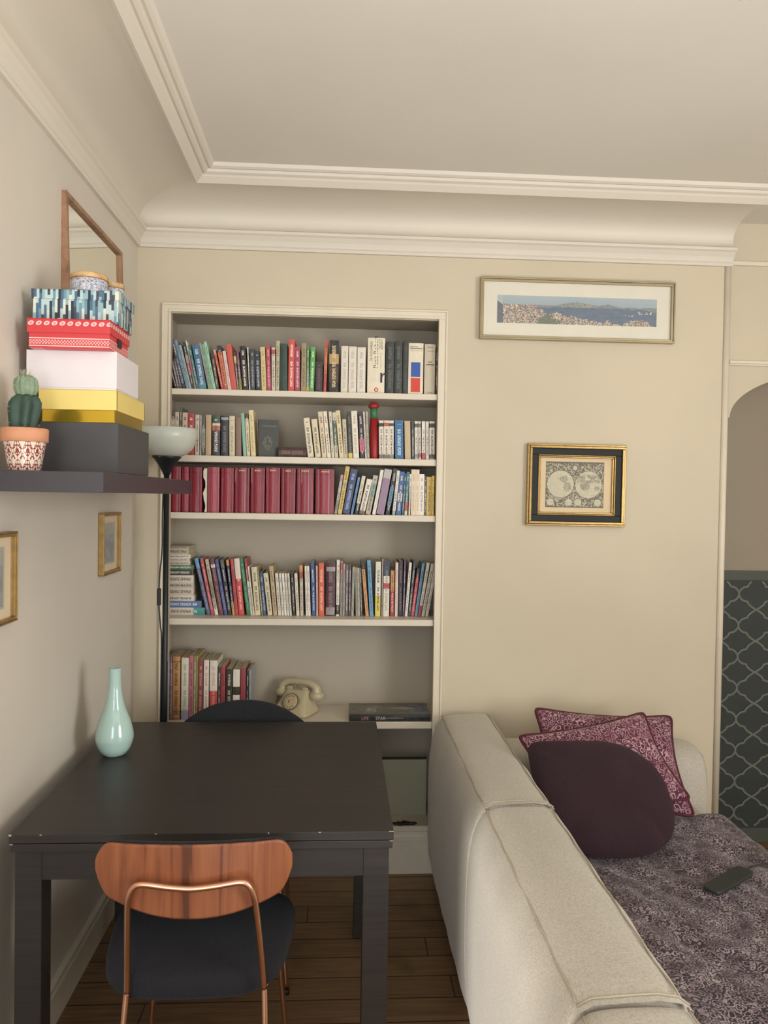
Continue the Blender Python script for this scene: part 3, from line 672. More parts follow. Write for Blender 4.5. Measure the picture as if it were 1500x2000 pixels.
# two small pictures on the left wall
def wall_pic(label, y0, y1, z0, z1, tone):
    w, h = y1 - y0, z1 - z0
    t = thing('small_picture', label, 'picture', (.001, (y0 + y1) / 2, (z0 + z1) / 2), (0, 0, PI / 2), group='gilt framed pictures on the left wall')
    b = MB(); picture(b, w, h, [(0, .004, -.020, 0, 0), (.004, .012, -.018, 0, 0)]); b.build('frame', M['gold'], t, bevel=0.0015)
    b = MB(); b.box(-w / 2 + .011, w / 2 - .011, -.006, -.002, -h / 2 + .011, h / 2 - .011); b.build('mount', M['mat_cream'], t)
    def art(u, v):
        n = vn(u * 9, v * 9, 11); e = .8 if (u < .06 or u > .94 or v < .05 or v > .95) else 0
        return lerp(lerp(tone, H('6f7678'), n), H('b8b29c'), max(e, .5 * (v > .7)))
    paint('art_print', t, w * .62, h * .68, -.0065, 24, 24, art)
    b = MB(); b.box(-w / 2 + .011, w / 2 - .011, -.0105, -.0098, -h / 2 + .011, h / 2 - .011); b.build('glass', M['pane'], t)
wall_pic('small upright gilt framed picture on the left wall near the corner', 2.652, 2.860, 1.256, 1.472, H('9aa09c'))
wall_pic('gilt framed print cut off by the left edge of the photo', 1.700, 1.955, 1.221, 1.443, H('8d959a'))

# ------------------------------------------------------------------ rotary telephone on the lowest shelf
pp = onZ(583, 1398, SH[4])
t = thing('rotary_telephone', 'ivory rotary dial telephone standing on the lowest alcove shelf', 'telephone', (.640, 3.262, SH[4]), (0, 0, math.radians(-26))); t.scale = (.94, .94, .92)
def rr(w, d, z, yo, n=32, p=.38):
    out = []
    for j in range(n):
        a = 2 * PI * j / n; c_, s_ = math.cos(a), math.sin(a)
        out.append((math.copysign(abs(c_) ** p, c_) * w / 2, yo + math.copysign(abs(s_) ** p, s_) * d / 2, z))
    return out
b = MB(); b.rings([rr(.180, .150, .002, 0), rr(.184, .154, .008, 0), rr(.180, .150, .018, 0), rr(.158, .134, .035, .006), rr(.134, .104, .062, .018), rr(.116, .074, .088, .030), rr(.112, .062, .100, .034), rr(.100, .050, .104, .034)]); bd = b.build('telephone_body', M['bakelite'], t)
b = MB()
for x in (-.04, .04):
    for y in (.018, .056): b.box(x - .012, x + .012, y - .006, y + .006, .098, .117)
b.build('cradle', M['bakelite'], t, bevel=.003)
# dial on the sloping front
ang = math.radians(57); dm = Matrix.Translation((0, -.043, .060)) @ Matrix.Rotation(ang, 4, 'X')
b = MB(); b.lathe([(.041, -.006), (.042, .003), (.038, .005), (.0365, .003), (.001, .003)], n=40); d = b.build('number_ring', M['bakelite_dk'], t); d.matrix_local = dm
b = MB(); R0 = .0345; b.lathe([(R0, .004), (R0, .007), (.0325, .008), (.017, .008), (.001, .008)], n=40)
for k in range(10):
    a = math.radians(60 + k * 28); b.lathe([(.0042, .0082), (.0001, .0083)], (.0268 * math.cos(a), .0268 * math.sin(a), 0), 12, 1, cap0=False)
b.lathe([(.008, .008), (.008, .0105), (.0001, .011)], n=20, mi=2, cap0=False); dd = b.build('dial', [M['bakelite'], M['bakelite_dk'], M['terracotta']], t); dd.matrix_local = dm
# handset
hp = [(-.088, .037, .092), (-.083, .037, .116), (-.060, .037, .131), (-.03, .037, .136), (.03, .037, .136), (.060, .037, .131), (.083, .037, .116), (.088, .037, .092)]
pts = bez(hp, 6); b = MB(); b.tube(pts, [.016 + .009 * (abs(i / (len(pts) - 1) - .5) * 2) ** 3 for i in range(len(pts))], 16)
for s in (-1, 1): b.lathe([(.024, .066), (.033, .070), (.033, .088), (.025, .098), (.012, .104)], (s * .088, .037, 0), 24)
b.build('handset', M['bakelite'], t)
b = MB(); cp = []
for i in range(120):
    a = i * .9; cp.append((-.105 - .001 * i * .12 + .004 * math.cos(a), .03 + .004 * math.sin(a), .07 - .065 * i / 120))
b.tube(cp, .0016, 6); b.build('handset_cord', M['bakelite_dk'], t)

# ------------------------------------------------------------------ sofa
t = thing('sofa', 'beige linen sofa seen from behind its long stitched backrest', 'sofa', (0, 0, 0))
SEC = [(1.200, .050), (1.190, .10), (1.184, .25), (1.183, .42), (1.188, .53), (1.202, .605), (1.222, .648), (1.238, .668), (1.262, .676), (1.32, .681), (1.38, .681), (1.418, .675), (1.436, .663), (1.446, .640), (1.452, .58), (1.457, .42), (1.457, .10), (1.45, .05)]
def backmod(y0, y1, bul, seam0, seam1):
    ce = Vector((1.32, 0, .36)); rings = []; n = 40
    ys = [0, .004, .010, .02, .035] + [.035 + (y1 - y0 - .07) * i / n for i in range(1, n)] + [y1 - y0 - .035, y1 - y0 - .02, y1 - y0 - .010, y1 - y0 - .004, y1 - y0]
    for y in ys:
        e = min(y, y1 - y0 - y); k = 1 - .028 * max(0, 1 - e / .035) ** 2.2
        rings.append([((ce.x + (x - ce.x) * (k + .0 * k)) - bul * math.sin(PI * min(1, max(0, y / (y1 - y0)))) * (x < 1.25) + .0016 * math.sin(y * 31 + z * 17) + .0012 * math.sin(y * 12 - z * 40), y0 + y, ce.z + (z - ce.z) * k + .0015 * math.sin(y * 23 + x * 40) * (z > .6)) for x, z in SEC])
    m = MB(); m.rings(rings[::-1]); o = m.build('backrest', M['linen'], t, subsurf=1)
    for (x, z) in ((1.2365, .6655), (1.421, .6725)):
        m = MB(); m.tube([(x + .0012 * math.sin(y * 40), y0 + y, z + .0015 + .0012 * math.sin(y * 23 + 1)) for y in np.linspace(.012, y1 - y0 - .012, 50)], .0020, 6); m.build('piping', M['linen_pipe'], o)
    return o
modules = [(.42, 1.278), (1.286, 2.134), (2.142, 3.060)]
objs = [backmod(*modules[0], .004, 1, 1), backmod(*modules[1], .004, 1, 1), backmod(*modules[2], .004, 1, 1)]
# stitched overlaps across the top where modules meet
for (y, o) in ((1.282, objs[0]), (2.138, objs[1])):
    m = MB(); m.rings([[(x, y + dy + .004 * math.sin(x * 55), z - .002) for x, z in ((1.236, .668), (1.262, .6775), (1.32, .6825), (1.38, .6825), (1.418, .6765), (1.437, .664))] for dy in (-.006, .010)], closed=False, cap0=False, cap1=False)
    m.build('seam_flap', M['linen'], o)
    m = MB(); m.tube([(x, y + .010 + .004 * math.sin(x * 55), z) for x, z in ((1.236, .668), (1.262, .678), (1.32, .6835), (1.38, .6835), (1.418, .677), (1.437, .664))], .002, 6); m.build('piping', M['linen_pipe'], o)
# far arm
m = MB(); rings = []
for x in [1.462, 1.48, 1.55, 1.7, 1.85, 2.0, 2.1, 2.16, 2.195, 2.215, 2.225]:
    k = 1 - .07 * max(0, 1 - (2.225 - x) / .06) ** 2
    arm = [(2.80, .06), (2.795, .3), (2.80, .48), (2.82, .56), (2.86, .595), (2.92, .605), (2.99, .60), (3.04, .575), (3.062, .52), (3.068, .3), (3.06, .06)]
    rings.append([(x, 2.93 + (y - 2.93) * k, .33 + (z - .33) * k) for y, z in arm])
m.rings(rings); am = m.build('armrest', M['linen'], t, subsurf=1)
arm2 = [(2.83, .47), (2.84, .53), (2.87, .572), (2.92, .585), (2.98, .58), (3.03, .55), (3.045, .5)]
m = MB(); m.tube([(2.2255, y, z - .01) for y, z in arm2] , .0025, 6); m.build('piping', M['linen_pipe'], am)
m = MB(); m.box(1.47, 2.13, .45, 2.785, .07, .29); m.build('seat_base', M['linen'], t, bevel=.02)
for y0, y1 in ((.46, 1.30), (1.31, 2.05), (2.06, 2.785)):
    m = MB(); m.box(1.465, 2.165, y0, y1, .292, .418); m.build('seat_cushion', M['linen'], t, bevel=.03)
for x in (1.25, 2.08):
    for y in (.52, 2.98):
        m = MB(); m.lathe([(.018, 0), (.022, .075)], (x, y, 0), 14); m.build('leg', M['dark'], t)
# bedspread thrown over the seat
m = MB(); nx, ny = 90, 150; G = {}
def spread_z(x, y): 
    k = min(1, max(.35, (2.35 - y) / .25))
    return .430 + k * (.020 * vn(x * 7, y * 5, 21) + .012 * abs(vn(x * 5 + y * 4, y * 6 - x * 3, 27) - .5) * 2) + .010 * vn(x * 22 + y * 6, y * 16, 22) + .004 * math.sin(x * 30 + y * 18 + 4 * vn(x * 5, y * 5, 23))
prev = None
path = []
for i in range(nx + 1):
    s = i / nx * 1.02
    path.append(s)
def spread_pt(s, y):
    # s = distance from the backrest; beyond the front edge it hangs down
    flat = .678 + .02 * vn(y * 5, 2, 30); x0 = 1.472
    far = 2.60 + .035 * vn(s * 6, 1, 31) - .05 * max(0, s - .5)
    yy = .60 + (far - .60) * y
    if s < flat: return (x0 + s, yy, spread_z(x0 + s, yy))
    e = s - flat; r = .045; w = .012 * math.sin(yy * 26) * min(1, e / .15)
    if e < r * PI / 2: a = e / r; return (x0 + flat + r * math.sin(a) + w, yy, spread_z(x0 + flat, yy) - r * (1 - math.cos(a)))
    return (x0 + flat + r + w, yy, spread_z(x0 + flat, yy) - r - (e - r * PI / 2))
rows = [[spread_pt(s, j / ny) for s in path] for j in range(ny + 1)]
m.rings([r for r in rows], closed=False, cap0=False, cap1=False)
o = m.build('bedspread', M['floral_spread'])
md = o.modifiers.new('Solidify', 'SOLIDIFY'); md.thickness = .004; md.offset = 1
tag(o, 'dark purple floral bedspread spread rumpled over the sofa seat', 'bedspread')
# pillows
def pillow(name, label, w, h, th, mat, pipe, M4, pinch=.11, sub=32, round_=18.0):
    root = MB(); n = sub; front = []
    def pt(u, v, s):
        pu = 1 - pinch * (1 - v * v) ** 1.0 * abs(u) ** 3; pv = 1 - pinch * (1 - u * u) * abs(v) ** 3
        x, z = u * pu * w / 2, v * pv * h / 2
        R_ = math.hypot(u, v)
        if R_ > 1e-6:
            c_, s_ = abs(u) / R_, abs(v) / R_; e = 9.0 if (round_ < 3 and u < 0 and v > 0) else round_
            f = max(c_, s_) / (c_ ** e + s_ ** e) ** (1 / e); x, z = x * f, z * f
        t_ = th / 2 * (max(0, 1 - abs(u) ** 2.6) ** .5) * (max(0, 1 - abs(v) ** 2.6) ** .5)
        t_ *= 1 + (.10 * math.sin(5 * u + 3 * v) + (.10 * math.sin(9 * v - 5 * u) if round_ < 3 else 0)) * (1 - max(abs(u), abs(v)))
        return (x, s * t_, z)
    for s in (-1, 1):
        rows = [[pt(-1 + 2 * i / n, -1 + 2 * j / n, s) for i in range(n + 1)] for j in range(n + 1)]
        if s == 1: rows = [r[::-1] for r in rows]
        root.rings(rows, closed=False, cap0=False, cap1=False)
    o = root.build(name, mat); o.matrix_world = M4
    if pipe:
        per = [(-1 + 2 * i / n, -1) for i in range(n)] + [(1, -1 + 2 * i / n) for i in range(n)] + [(1 - 2 * i / n, 1) for i in range(n)] + [(-1, 1 - 2 * i / n) for i in range(n)]
        pb = MB(); pb.tube([pt(u, v, 0) for u, v in per], .0055, 8, closed=True); pb.build('piping', pipe, o)
    tag(o, label, 'cushion', 'cushions on the sofa'); return o
def orient(loc, yaw, lean, roll):
    return Matrix.Translation(loc) @ Matrix.Rotation(math.radians(yaw), 4, 'Z') @ Matrix.Rotation(math.radians(-lean), 4, 'X') @ Matrix.Rotation(math.radians(roll), 4, 'Y')
PIL_A = orient((1.820, 2.748, .592), -3, 47, 3.0)
PIL_B = orient((1.745, 2.617, .612), 3, 47, -10)
PIL_C = orient((1.675, 2.402, .592), 6, 47, 3)
pillow('floral_cushion', 'pink floral cushion with burgundy piping at the back, against the armrest', .53, .40, .085, M['floral_pillow'], M['burgundy'], PIL_A)
pillow('floral_cushion', 'tilted pink floral cushion with burgundy piping, directly behind the plush one', .51, .345, .085, M['floral_pillow'], M['burgundy'], PIL_B)
pillow('plush_cushion', 'dark aubergine plush cushion in front of the floral cushions', .45, .39, .125, M['purple_fur'], None, PIL_C, .0, 34, 2.4)
# phone on the bedspread
zc = .455; c4 = [onZ(*q, zc) for q in ((1369, 1745), (1444, 1701), (1472, 1719), (1404, 1759))]
ctr = sum(c4, Vector()) / 4; ax = ((c4[1] + c4[2]) / 2 - (c4[0] + c4[3]) / 2); L = ax.length; zc = .0125 + max(spread_z(ctr.x + i * .02, ctr.y + j * .02) for i in range(-4, 9) for j in range(-4, 5)); wd = (((c4[3] + c4[2]) / 2 - (c4[0] + c4[1]) / 2)).length
t = thing('smartphone', 'black smartphone lying on the floral bedspread with its cable', 'phone', (ctr.x, ctr.y, zc), (0, 0, math.atan2(ax.y, ax.x)))
b = MB(); b.rings([[(x, y, z) for x, y, _ in rr(L * k, wd * k, 0, 0, 32, .25)] for z, k in ((-.006, .97), (-.004, 1), (.003, 1), (.005, .97))]); b.build('phone_case', M['phoneblack'], t)
b = MB(); b.tube(bez([(L / 2, 0, 0), (L / 2 + .03, -.004, .003), (L / 2 + .06, -.02, .006), (L / 2 + .095, -.035, .008)], 6), .0024, 7); b.build('charging_cable', M['dark'], t)
# ------------------------------------------------------------------ books
GAIN = 1.25
def hx(s):
    c = H(s, GAIN); l = .3 * c[0] + .55 * c[1] + .15 * c[2]
    return tuple(l + (v - l) * .82 for v in c[:3]) + (1,)
BOOKS = []      # every record: root object, shelf key, words
def book_mesh(t, h, d, bands, ink, hard):
    """cover with spine at y=0 (facing -y), from x=0..t, z=0..h; returns (cover MB, pages MB)"""
    c = .0022 if hard else .0009; c = min(c, t * .18); bul = t * (.10 if hard else .05)
    sp = [(t * k / 6, -bul * math.sin(PI * k / 6) + bul) for k in range(7)]       # spine arc
    outer = [(0, d)] + sp + [(t, d)]
    inner = [(t - c, d), (t - c, bul + c + .001), (c, bul + c + .001), (c, d)]
    prof = outer + inner; n = len(prof)
    zs = sorted(set([0.0, 1.0] + [v for bd in bands for v in bd[:2]]))
    m = MB()
    def colour(v):
        for a, b_, cc in bands:
            if a <= v <= b_: return cc
        return bands[-1][2]
    for z0, z1 in zip(zs[:-1], zs[1:]):
        cc = colour((z0 + z1) / 2)
        lum = sum(cc[:3]) / 3
        ik = ink if ink else ((.75, .72, .65, 1) if lum < .22 else (.06, .05, .05, 1))
        for k in range(n):
            p, q = prof[k], prof[(k + 1) % n]; is_sp = 1 <= k <= 6
            f = [(p[0], p[1], z0 * h), (q[0], q[1], z0 * h), (q[0], q[1], z1 * h), (p[0], p[1], z1 * h)]
            if is_sp:
                um = [(p[0], z0 * h), (q[0], z0 * h), (q[0], z1 * h), (p[0], z1 * h)]
                un = [(p[0] / t - .5, z0), (q[0] / t - .5, z0), (q[0] / t - .5, z1), (p[0] / t - .5, z1)]
                m.face(f, 0, cc, ik, um, un)
            else: m.face(f, 0, cc, (0, 0, 0, 0), None, None)
    m.face([(x, y, 0) for x, y in prof][::-1], 0, colour(.001)); m.face([(x, y, h) for x, y in prof], 0, colour(.999))
    ins = .003 if hard else .0006
    pg = MB(); pg.box(c + .0001, t - c - .0001, bul + c + .0012, d - ins, ins, h - ins)
    return m, pg
def parse_bands(s, base):
    out = []
    for part in s.split(','):
        r, cc = part.split(':'); a, b_ = r.split('-'); out.append((float(a), float(b_), hx(cc)))
    cuts = sorted(set([0, 1] + [v for q in out for v in q[:2]])); res = []
    for a, b_ in zip(cuts[:-1], cuts[1:]):
        mid = (a + b_) / 2; cc = next((q[2] for q in out if q[0] <= mid <= q[1]), base); res.append((a, b_, cc))
    return res
def poly(x, z, t, h, th):
    c, s = math.cos(th), math.sin(th)
    zo = t * math.sin(-th) if th < 0 else 0
    return [(x + a * c - b_ * s, z + zo + a * s + b_ * c) for a, b_ in ((0, 0), (t, 0), (t, h), (0, h))]
def sat(A, B, eps=0.0004):
    for P, Q in ((A, B), (B, A)):
        for i in range(len(P)):
            e = (P[(i + 1) % len(P)][0] - P[i][0], P[(i + 1) % len(P)][1] - P[i][1]); L = math.hypot(*e)
            nx_, nz_ = e[1] / L, -e[0] / L
            m = max(p[0] * nx_ + p[1] * nz_ for p in P); k = min(q[0] * nx_ + q[1] * nz_ for q in Q)
            if k - m >= eps: return False
    return True
class Shelf:
    def __init__(s, key, place, zi, ysp, depth, group):
        s.key, s.place, s.z, s.ysp, s.depth, s.group = key, place, SH[zi] + .0002, ysp, depth, group
        s.polys = []; s.zi = zi
        s.k = ((onY(600, 800, ysp) - onY(600, 900, ysp)).z) / 100
        s.xmax = NI1 - .003
    def X(s, px): return onY(px, {0: 765, 1: 893, 2: 1003, 3: 1200, 4: 1405}[s.zi], s.ysp).x
    def fit(s, x, t, h, th):
        P = poly(x, s.z, t, h, th); minx = min(p[0] for p in P)
        if minx < NI0 + .004: x += NI0 + .004 - minx
        for _ in range(400):
            P = poly(x, s.z, t, h, th)
            if not any(sat(P, Q) for Q in s.polys[-6:]): break
            x += .0005
        s.polys.append(P); return x
def add_book(sh, x, t, h, th, words, bands, ink=None, hard=False, depth=None, mat=None, dy=0.0):
    d = (depth or sh.depth) - random.random() * .012
    m, pg = book_mesh(t, h, d, bands, ink, hard)
    zo = t * math.sin(-th) if th < 0 else 0
    o = m.build('book', mat or M['book'], None, (x, sh.ysp + dy, sh.z + zo), (0, -th, 0))
    pg.build('pages', M['pages'], o)
    BOOKS.append(dict(o=o, sh=sh, w=words, x=x)); return o
def row(sh, ox, oy, sc, ybot, lines, squeeze=.93):
    for ln in lines.strip().split('\n'):
        f = [q.strip() for q in ln.split('|')]
        a = f[0].split(); xb0, xb1, xt0, yt = map(float, a)
        opts = dict(q.split('=') for q in f[3].split(';')) if len(f) > 3 and f[3] else {}
        h = (ybot - yt) * sc * sh.k; th = math.atan2(xb0 - xt0, ybot - yt)
        th = 0 if abs(th) < .012 else th
        t = (xb1 - xb0) * sc * sh.k * math.cos(th) * squeeze; h = h / max(.9, math.cos(th)) if th else h
        if th: h = (ybot - yt) * sc * sh.k / math.cos(th) - t * math.tan(abs(th)) * .5
        x = sh.fit(sh.X(ox + xb0 * sc), t, h, th)
        base = hx(f[1]); bands = parse_bands(opts['b'], base) if 'b' in opts else [(0, 1, base)]
        ink = None
        if 'ink' in opts: ink = (0, 0, 0, 0) if opts['ink'] == 'no' else hx(opts['ink'])
        o = add_book(sh, x, t, h, th, f[2], bands, ink, 'hard' in opts, float(opts['d']) if 'd' in opts else None)
        NAMED[opts.get('id', '')] = (o, t, h)
NAMED = {}
S1 = Shelf('top', 'top alcove shelf', 0, YB + .024, .165, 'books on the top alcove shelf')
row(S1, 300, 580, .2, 880, '''
212 232 166 705 | 2c3245 | short navy
234 254 172 610 | 6d5763 | slim mauve
258 280 190 590 | 4c4a52 | slim grey
284 315 167 402 | 3a4a66 | dark blue leaning | b=.0-.12:2a3044
318 345 196 410 | 6d8ca0 | steel blue
347 372 240 455 | 88a3aa | pale grey blue
374 400 275 425 | 37333a | black and pink | b=.3-.55:9a4a5c,.55-.72:b08c8c
402 417 305 405 | 8f8d80 | pale spined white labelled | b=.78-.97:cfcabc,.35-.6:a35a64
419 444 328 455 | 356b6d | teal
446 520 368 450 | 2c668e | broad blue | ink=c9d2d4;b=0-.14:3a7f96
524 546 427 432 | 98937e | grey beige
549 575 455 440 | 6ba083 | mint green
577 603 478 415 | 92c3a5 | pale mint
608 638 548 510 | 3d352e | dark brown patterned | b=0-.3:4d4434,.5-.8:55402f
641 665 556 490 | b5392f | red striped | b=.86-1:cf8a6a
668 710 592 452 | c4602f | orange topped navy | b=.86-1:2b2c3a,0-.14:b0452a
713 746 652 500 | cdb4ac | pale pink | ink=9a4a44
752 808 690 435 | c4412c | thick leaning red orange | ink=no
815 838 772 512 | 4b3e35 | brown and yellow | b=.72-.9:c9b352,.0-.1:6d7040
841 866 802 500 | 6d3d55 | plum | b=0-.3:8a8238
872 930 834 450 | 231e20 | black white lettered | ink=d6cfc4
933 944 908 460 | cfc6b4 | thin white
948 995 932 472 | 33403e | dark green grey, mauve lettered, | ink=9a93b5
998 1050 974 492 | 262c38 | navy white titled | ink=aab2c0
1056 1104 1036 452 | c7b06f | straw yellow | ink=8a7a4a
1106 1150 1090 432 | ab2f4e | raspberry | ink=d79aa5
1154 1190 1146 455 | c4b39e | cream red labelled | b=.85-.95:b0493f
1193 1228 1190 390 | aea583 | tall olive cream
1233 1310 1226 415 | 213a33 | thick dark green | ink=no;hard=1
1314 1376 1312 370 | c93a2e | tall bright red | ink=ecd0b8
1380 1434 1374 440 | 9c3450 | crimson white lettered | ink=e0b6c0
''')
row(S1, 580, 580, .2, 925, '''
40 88 44 450 | 94835a | olive beige | ink=5d5138
91 117 96 475 | 4a7a45 | thin green and yellow | b=0-.12:b89a3c,.12-.4:6a7f6a
120 166 130 485 | 4a9a44 | bright green | ink=cfe0bd
178 250 178 628 | 2f2429 | short black purple | ink=6a3f52
258 286 268 415 | bc3c2c | red and orange | b=.35-.85:c9662c
312 406 312 415 | 1d1a1a | thick black gold panelled | b=.55-.74:b08d4a,.2-.5:4a3325;ink=cdb88a
428 497 428 468 | cdc5b5 | white, first of a plain trio, | ink=a79f92
502 581 502 470 | cfc7b7 | white, middle of a plain trio, | ink=a79f92
586 669 586 475 | cfc7b7 | white, last of a plain trio, | ink=a79f92
686 860 686 380 | d3c8ae | thick cream dictionary with red disc | ink=no;id=robert;d=.15
864 945 864 412 | 262b2a | black green volume beside the dictionary | ink=55605c;hard=1
948 1028 948 405 | 272b2b | black green volume, middle of three, | ink=55605c;hard=1
1031 1080 1031 405 | 23282a | black green volume, narrowest of three, | ink=40484a;hard=1
1085 1236 1085 420 | d2c6ac | thick white dictionary with blue and red squares | ink=no;id=squares
1242 1350 1242 428 | b7aa92 | thick beige dictionary | ink=no;id=beige
1354 1368 1354 455 | 1c1917 | black sliver of a
''', .97)
S2 = Shelf('second', 'second alcove shelf', 1, YB + .024, .13, 'books on the second alcove shelf')
row(S2, 300, 580, .2, 1556, '''
170 205 170 1140 | b3aa9a | white dark topped | b=.85-1:5a5148
207 246 207 1140 | b8af9f | grey white
251 274 251 1092 | 5a5048 | thin taupe
278 330 278 1142 | c2a898 | pale rose
333 398 333 1150 | a53434 | plain red
403 445 400 1160 | b8aea0 | off white, just right of the red one,
448 466 446 1165 | 9c9689 | slim grey
469 500 466 1180 | 4f5350 | dark grey white marked | b=.2-.7:8f938c
506 562 502 1160 | ae936a | tan | ink=no
570 650 566 1160 | 322f36 | dark with an orange diagonal band | b=.62-.74:b0603f,.74-.80:c9b8a4,.80-1:2f4a3e
656 730 652 1165 | 25262f | black white dotted | b=.9-.96:8f9096;ink=6d6d75
739 796 734 1166 | c4b896 | cream | ink=8d8468
801 860 794 1180 | 7f5f50 | dusty brown | ink=no
876 910 848 1135 | 73ac92 | mint green | ink=no
912 946 886 1140 | c8bb96 | cream dark topped | b=.88-1:4a4236
952 1000 922 1105 | d2bf86 | tall pale yellow | ink=9a8a58
''')
# a dark paperback turned so that its front cover shows
x = S2.fit(S2.X(300 + 1004 * .2), .087, .16, 0)
m, pg = book_mesh(.020, .152, .082, [(0, 1, hx('262b27'))], None, False)
o = m.build('book', M['book'], None, (x + .002, S2.ysp + .022, S2.z), (0, 0, math.radians(-74))); pg.build('pages', M['pages'], o)
# after the turn the left board (x=0 side) looks away; the front cover is the t side, so flip the lettering onto it
def cover_art(root, tcov, d, h):
    b = MB()
    for i in range(16):
        for j in range(26):
            u, v = (i + .5) / 16, (j + .5) / 26; n = vn(u * 7, v * 9, 41)
            cc = hx('262b27')
            if math.hypot(u - .45, (v - .36) * 1.2) < .24 and n > .45: cc = lerp(hx('6a5f45'), hx('3a3a30'), n)
            y0, y1, z0, z1 = d * (.04 + .92 * i / 16), d * (.04 + .92 * (i + 1) / 16), h * (.03 + .94 * j / 26), h * (.03 + .94 * (j + 1) / 26); xf = tcov + .0006
            b.face([(xf, y0, z0), (xf, y1, z0), (xf, y1, z1), (xf, y0, z1)], 0, cc)
    return b.build('cover_art', M['print'], root)
BOOKS.append(dict(o=o, sh=S2, w='dark paperback turned to show its cover,', x=x)); NAMED['facing'] = (o, .020, .152)
# maroon book lying flat
x0 = S2.X(300 + 1195 * .2); x1 = S2.X(580 + 92 * .2)
def flat(sh, x0, x1, z0, th, col, words, bands=None, depth=.13, dy=0, ink=None, hard=False):
    m, pg = book_mesh(th, x1 - x0, depth, bands or [(0, 1, hx(col))], ink, hard)
    o = m.build('book', M['book'], None, (x0, sh.ysp + dy, z0 + th), (0, PI / 2, 0)); pg.build('pages', M['pages'], o)
    BOOKS.append(dict(o=o, sh=sh, w=words, x=x0)); return o
X_ = max(x0, max(p[0] for p in S2.polys[-1]) + .002)
flat(S2, X_, x1 + .001, S2.z, .040, '3d1e22', 'maroon hardback lying flat', ink=hx('7a5a3c'), hard=True)
S2.polys.append([(X_, S2.z), (x1 + .001, S2.z), (x1 + .001, S2.z + .041), (X_, S2.z + .041)])
row(S2, 580, 580, .2, 1572, '''
106 168 56 1185 | cfc3a6 | leaning cream, beside the lying maroon one,
180 240 134 1195 | cbbd99 | leaning buff
246 295 198 1120 | cdb894 | leaning peach cream
298 336 248 1116 | d6ccb8 | leaning white
340 368 304 1118 | c9bfa4 | slim leaning ivory
371 406 338 1125 | bdb69c | cream, green patched, | b=.28-.82:3e5c4e
410 456 364 1106 | cdbd8a | leaning pale yellow
460 500 436 1190 | b5a88e | short beige
504 546 480 1112 | 33312f | black yellow footed | b=0-.11:c9b638;ink=77726a
552 612 522 1106 | d6ccb9 | wide white | ink=9a9284
620 664 590 1112 | 33222f | dark purple pink patched | b=.15-.42:d0587a
667 685 638 1115 | bfbaae | thin pale grey
688 712 662 1112 | a89e88 | slim taupe, left of the red tube,
''')
# red tube standing between the books
t_ = .034; x = S2.fit(S2.X(580 + 716 * .2), t_ + .002, .235, math.radians(1.6))
tb = thing('gift_tube', 'red cardboard tube with green band and domed red cap among the white paperbacks', 'tube', (x + t_ / 2 + .001, S2.ysp + .024, S2.z + .001), (0, math.radians(-1.6), 0))
b = MB(); b.lathe([(.0155, 0), (.0165, .002), (.0165, .165)], n=28); b.build('tube_body', M['redtube'], tb)
b = MB(); b.lathe([(.0140, .1652), (.0140, .208)], n=28); b.build('neck_band', M['greenband'], tb)
b = MB(); b.lathe([(.0145, .2081), (.0205, .2085), (.0222, .213), (.0205, .222), (.013, .230), (.001, .233)], n=28); b.build('cap', M['redtube'], tb)
row(S2, 580, 580, .2, 1574, '''
784 832 776 1196 | cdc4b2 | white black badged | b=.84-.93:2f2c2a,.02-.12:6a645a
839 890 834 1196 | cdc4b2 | white red badged | b=.85-.94:a8443a,.02-.12:6a645a
898 946 893 1196 | cdc4b2 | white with a small black crest | b=.86-.93:35302c,.02-.12:7a7468
960 1046 950 1190 | 1f5f92 | bright blue | ink=a9c9d8
1056 1116 1044 1196 | b8a078 | sand | ink=no
1122 1148 1112 1197 | 3d434a | thin charcoal
1152 1182 1144 1197 | cfc8bb | white grey footed | b=.03-.14:7d8f9a,.84-.94:5a5650
1186 1216 1176 1197 | bdb6a9 | grey red footed | b=.05-.16:a85550,.84-.94:6a665e
1222 1256 1214 1197 | cfc8bb | white red based | b=0-.17:b04540
1260 1290 1252 1197 | c4bcae | thin off white
1294 1348 1288 1196 | cfc8bb | white black titled | b=.84-.95:3a3632,.03-.14:55504a;ink=3c3833
''', .95)
S3 = Shelf('third', 'third alcove shelf', 2, YB + .024, .155, 'books on the third alcove shelf')
